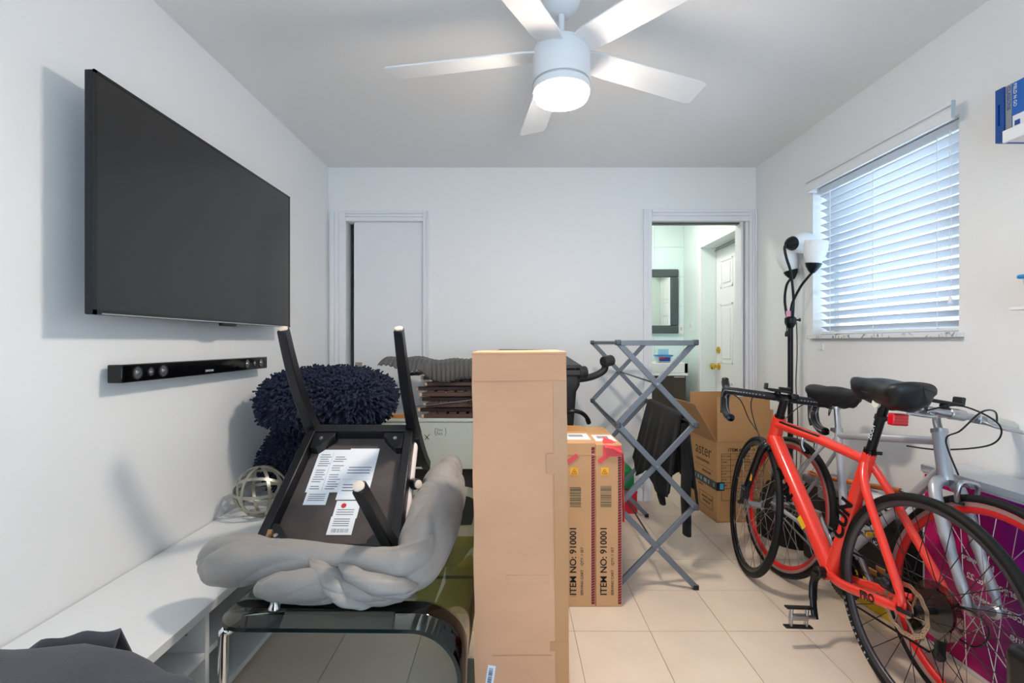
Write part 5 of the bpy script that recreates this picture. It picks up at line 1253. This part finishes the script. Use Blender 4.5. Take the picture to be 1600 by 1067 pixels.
# printed carton, magenta
MG = bpy.data.materials.new('magenta_print'); MG.use_nodes = True
nt = MG.node_tree; N = nt.nodes; tc = N.new('ShaderNodeTexCoord'); sx = N.new('ShaderNodeSeparateXYZ'); rp = N.new('ShaderNodeValToRGB'); mr_ = N.new('ShaderNodeMapRange')
nt.links.new(tc.outputs['Generated'], sx.inputs[0]); nt.links.new(sx.outputs['Y'], rp.inputs['Fac']); nt.links.new(rp.outputs['Color'], N['Principled BSDF'].inputs['Base Color'])
rp.color_ramp.elements[0].color = S(120, 24, 130); rp.color_ramp.elements[1].color = S(196, 16, 104); rp.color_ramp.elements[0].position = .35; rp.color_ramp.elements[1].position = .75
N['Principled BSDF'].inputs['Roughness'].default_value = .25
pbx = thing('printed_carton', 'large magenta and white printed carton in clear plastic behind the silver bicycle', 'box', (1.67, 1.45, 0))
Y0b, Y1b, Xb, Zb = .98, 1.86, 1.590, .675
MB().box((Xb, Y0b, 0), (1.755, Y1b, Zb)).build('carton', mat('carton_white', (222, 224, 226), .3), pbx, bevel=.004)
MB().box((Xb-.0012, 1.28, .02), (Xb+.001, Y1b-.012, Zb-.03)).build('magenta_panel', MG, pbx)
MB().add([(Xb-.0016, 1.28, .02), (Xb-.0016, 1.28, Zb-.03), (Xb-.0016, 1.42, Zb-.03)] + [(Xb+.001, 1.28, .02), (Xb+.001, 1.28, Zb-.03), (Xb+.001, 1.42, Zb-.03)], ((0,1,2),(5,4,3),(0,3,4,1),(1,4,5,2),(2,5,3,0))).build('grey_wedge', mat('print_slate', (120, 132, 142), .35), pbx)
MB().box((Xb-.0022, 1.72, .52), (Xb+.001, 1.80, .61)).build('white_square', PAPER, pbx)
MB().box((Xb-.006, Y0b, Zb-.022), (1.757, Y1b+.001, Zb+.004)).build('clear_zip_edge', mat('plastic_haze', (196, 202, 208), .2), pbx, bevel=.002)
pf = frame((0,1,0), (0,0,1), (Xb-.0022, 0, 0))       # mirrored print, read from behind through the plastic
for i, s_ in enumerate(('. Wool', 'Hypoallergenic', '. Replaceable', '. Machine', 'Hardware', 'up to 22', 'weight !')):
    M = frame((0,1,0), (0,0,1), (Xb-.0026, (1.40 if i < 4 else 1.58), (.42-.068*i if i < 4 else .40-.06*(i-4))))
    text(s_, .034 if i < 4 else .028, PAPER, M, pbx, bold=.0006)
def blob(name, cy, cz, ry, rz, m, off):
    n = 24
    MB().prism([(ry*math.cos(2*PI*i/n), rz*math.sin(2*PI*i/n)) for i in range(n)], .001, frame((0,-1,0), (0,0,1), (Xb-off, cy, cz))).build(name, m, pbx)
blob('picture_circle', 1.33, .36, .10, .12, mat('print_teal', (52, 120, 150), .3), .002); blob('picture_face', 1.32, .33, .085, .09, mat('print_blush', (186, 150, 150), .4), .003)
MB().box((Xb-.002, 1.02, .02), (Xb+.001, 1.26, .16)).build('blue_patch', mat('print_blue', (30, 128, 196), .35), pbx)
# black case, plastic pack and tools on top of the coffee carton
bkc = thing('black_case', 'black tool case with a grey lid behind the silver bicycle', 'case', (1.66, 2.42, 0))
MB().box((1.575, 2.29, 0), (1.745, 2.60, .40)).build('case_body', mat('case_dark', (40, 38, 40), .5), bkc, bevel=.01)
MB().box((1.57, 2.285, .40), (1.75, 2.605, .44)).build('case_lid', mat('case_lid_grey', (128, 126, 128), .45), bkc, bevel=.01)
MB().box((1.566, 2.40, .36), (1.576, 2.46, .42)).build('latch', ALU, bkc, bevel=.002)
tl_ = thing('orange_pruner', 'orange-handled long tool lying on the black case', 'tool', (1.64, 2.3, .44))
MB().tube([(1.60, 2.50, .452), (1.70, 2.10, .50)], [.011, .013], 12).build('handle', mat('tool_orange', (222, 112, 44), .4), tl_)
MB().tube([(1.70, 2.10, .50), (1.72, 1.95, .50)], [.008, .006], 10).build('shaft', ALU, tl_)
MB().tube(smooth_path([(1.585, 2.50, .452), (1.57, 2.53, .458), (1.585, 2.56, .462), (1.605, 2.54, .458), (1.60, 2.50, .452)], 6), .006, 10).build('loop', MATS['tool_orange'], tl_)
PK = mat('pack_white', (214, 218, 226), .3, var=.15, vscale=14)
pk_ = MB()
def pkf(u, v):
    a = 2*PI*u; s_ = v; r = .055*math.sqrt(max(0, 1-abs(2*s_-1)**4))*(1+.07*math.sin(a*5+s_*11))
    c_ = Vector((1.605, 2.22, .435)).lerp(Vector((1.60, 1.92, .462)), s_)
    return c_ + Vector((r*math.cos(a), 0, r*.75*math.sin(a)))
pt = pk_.grid(pkf, 24, 22, True).build('wipes_pack', PK, smooth=180); tag(pt, 'white and blue plastic wipes pack lying on the coffee machine carton', 'pack')
pm_ = frame((0,-1,.08), (.25,.05,1), (1.563, 1.985, .485))
MB().lathe([(.027, -.004), (.027, .002), (.020, .003), (.020, -.004)], (1.556, 1.985, .478), (-1, -.2, .5), 28).build('lid_ring', BLACKG, pt)
MB().lathe([(.0205, -.004), (.02, .001), (0, .002)], (1.556, 1.985, .478), (-1, -.2, .5), 28).build('lid_flap', PAPER, pt)
for (yy, zz, m_) in ((2.05, .455, mat('pack_blue', (70, 110, 190), .35)), (2.14, .44, mat('pack_red', (210, 60, 64), .35))):
    MB().lathe([(.028, -.006), (.026, .003), (0, .006)], (1.556, yy, zz), (-1, 0, .15), 16).build('pack_print', m_, pt)
# black bag on the floor behind the rear wheel
bb = MB()
def bagf(u, v):
    a = 2*PI*u; s_ = v
    r = (1-abs(s_*1.0)**3*.35)*(1+.06*math.sin(a*3+2*s_)+.03*math.sin(a*7+5*s_))
    x = 1.615 + .125*r*math.copysign(abs(math.cos(a))**.7, math.cos(a)); y = 2.85 + .165*r*math.copysign(abs(math.sin(a))**.7, math.sin(a))
    return Vector((x, y-.02, .30*s_ + .01*math.sin(a*4)*s_))
bbo = bb.grid(bagf, 32, 10, True); nV = len(bb.v)
bb.add([Vector((1.615, 2.81, .29))] , []); 
ring = [i*10+9 for i in range(32)]
bb.f += [(ring[i], ring[(i+1) % 32], nV) for i in range(32)]
bgo = bb.build('black_bag', mat('bag_black', (24, 24, 26), .7), smooth=60); tag(bgo, 'slouching black fabric bag on the floor beside the lamp pole', 'bag')
MB().tube(smooth_path([(1.56, 2.72, .285), (1.53, 2.74, .36), (1.54, 2.84, .37), (1.57, 2.88, .285)], 6), .008, 8).build('bag_handle', BLACKP, bgo)
# ------------------------------------------------------------------ black plastic case close to the camera
cs = thing('equipment_case', 'glossy black moulded plastic case standing on the floor tiles', 'case', (1.25, .86, 0))
MB().box((1.025, .72, .0), (1.45, 1.0, .50)).build('case_body', mat('case_black', (20, 20, 22), .28), cs, bevel=.03, segs=4)
MB().box((1.021, .716, .40), (1.454, 1.004, .53)).build('case_lid', MATS['case_black'], cs, bevel=.022, segs=4)
MB().box((1.016, .82, .37), (1.026, .9, .43)).build('latch', BLACKP, cs, bevel=.004)
# ------------------------------------------------------------------ dark fabric bag at the near left
DG = mat('charcoal_canvas', (64, 66, 72), .8, bump=.25, bscale=260, sheen=.15)
db = thing('charcoal_bag', 'charcoal canvas bag with a folded-over corner beside the white cabinet', 'bag', (-.66, .68, 0))
def dbf(u, v):
    a = 2*PI*u; e = .5
    ca = math.copysign(abs(math.cos(a))**e, math.cos(a)); sa = math.copysign(abs(math.sin(a))**e, math.sin(a))
    # v: up the side (0-.7), then over the rounded shoulder to the middle of the top
    if v < .7: zz, sh = v/.7*.96, 1.0
    else:
        b_ = (v-.7)/.3*PI/2; zz, sh = .96+.04*math.sin(b_), math.cos(b_)**.3 if v < 1 else 0
    x = -.670 + .235*ca*sh; y = .585 + .165*sa*sh
    top = .692 - .15*max(0, x+.70) + .006*math.sin(x*31+y*12)
    w_ = .007*math.sin(zz*16+a*3)+.005*math.sin(a*9+zz*7)
    return Vector((x+w_*ca*sh, y+w_*sa*sh, top*zz))
MB().grid(dbf, 64, 34, True).build('bag_body', DG, db, smooth=70)
def flf(u, v):
    R = [(-.88, .600), (-.83, .628), (-.785, .652), (-.74, .663), (-.70, .668), (-.652, .674)]
    s_ = u*5; i = min(int(s_), 4); t_ = s_-i; x = R[i][0]*(1-t_)+R[i+1][0]*t_; zr = R[i][1]*(1-t_)+R[i+1][1]*t_
    zr += .003*math.sin(u*19)
    if v < .5:
        k_ = 1-v*2; return Vector((x+.012*k_*u, .800-.055*k_+.006*math.sin(u*13)*k_, zr-.075*k_**1.4))
    k_ = v*2-1; return Vector((x+.028*k_*u, .800+.05*k_, zr-.17*k_))
fo = MB().grid(flf, 26, 19).build('folded_flap', DG, db, smooth=70)
so = fo.modifiers.new('solid', 'SOLIDIFY'); so.thickness = .004; so.offset = -1
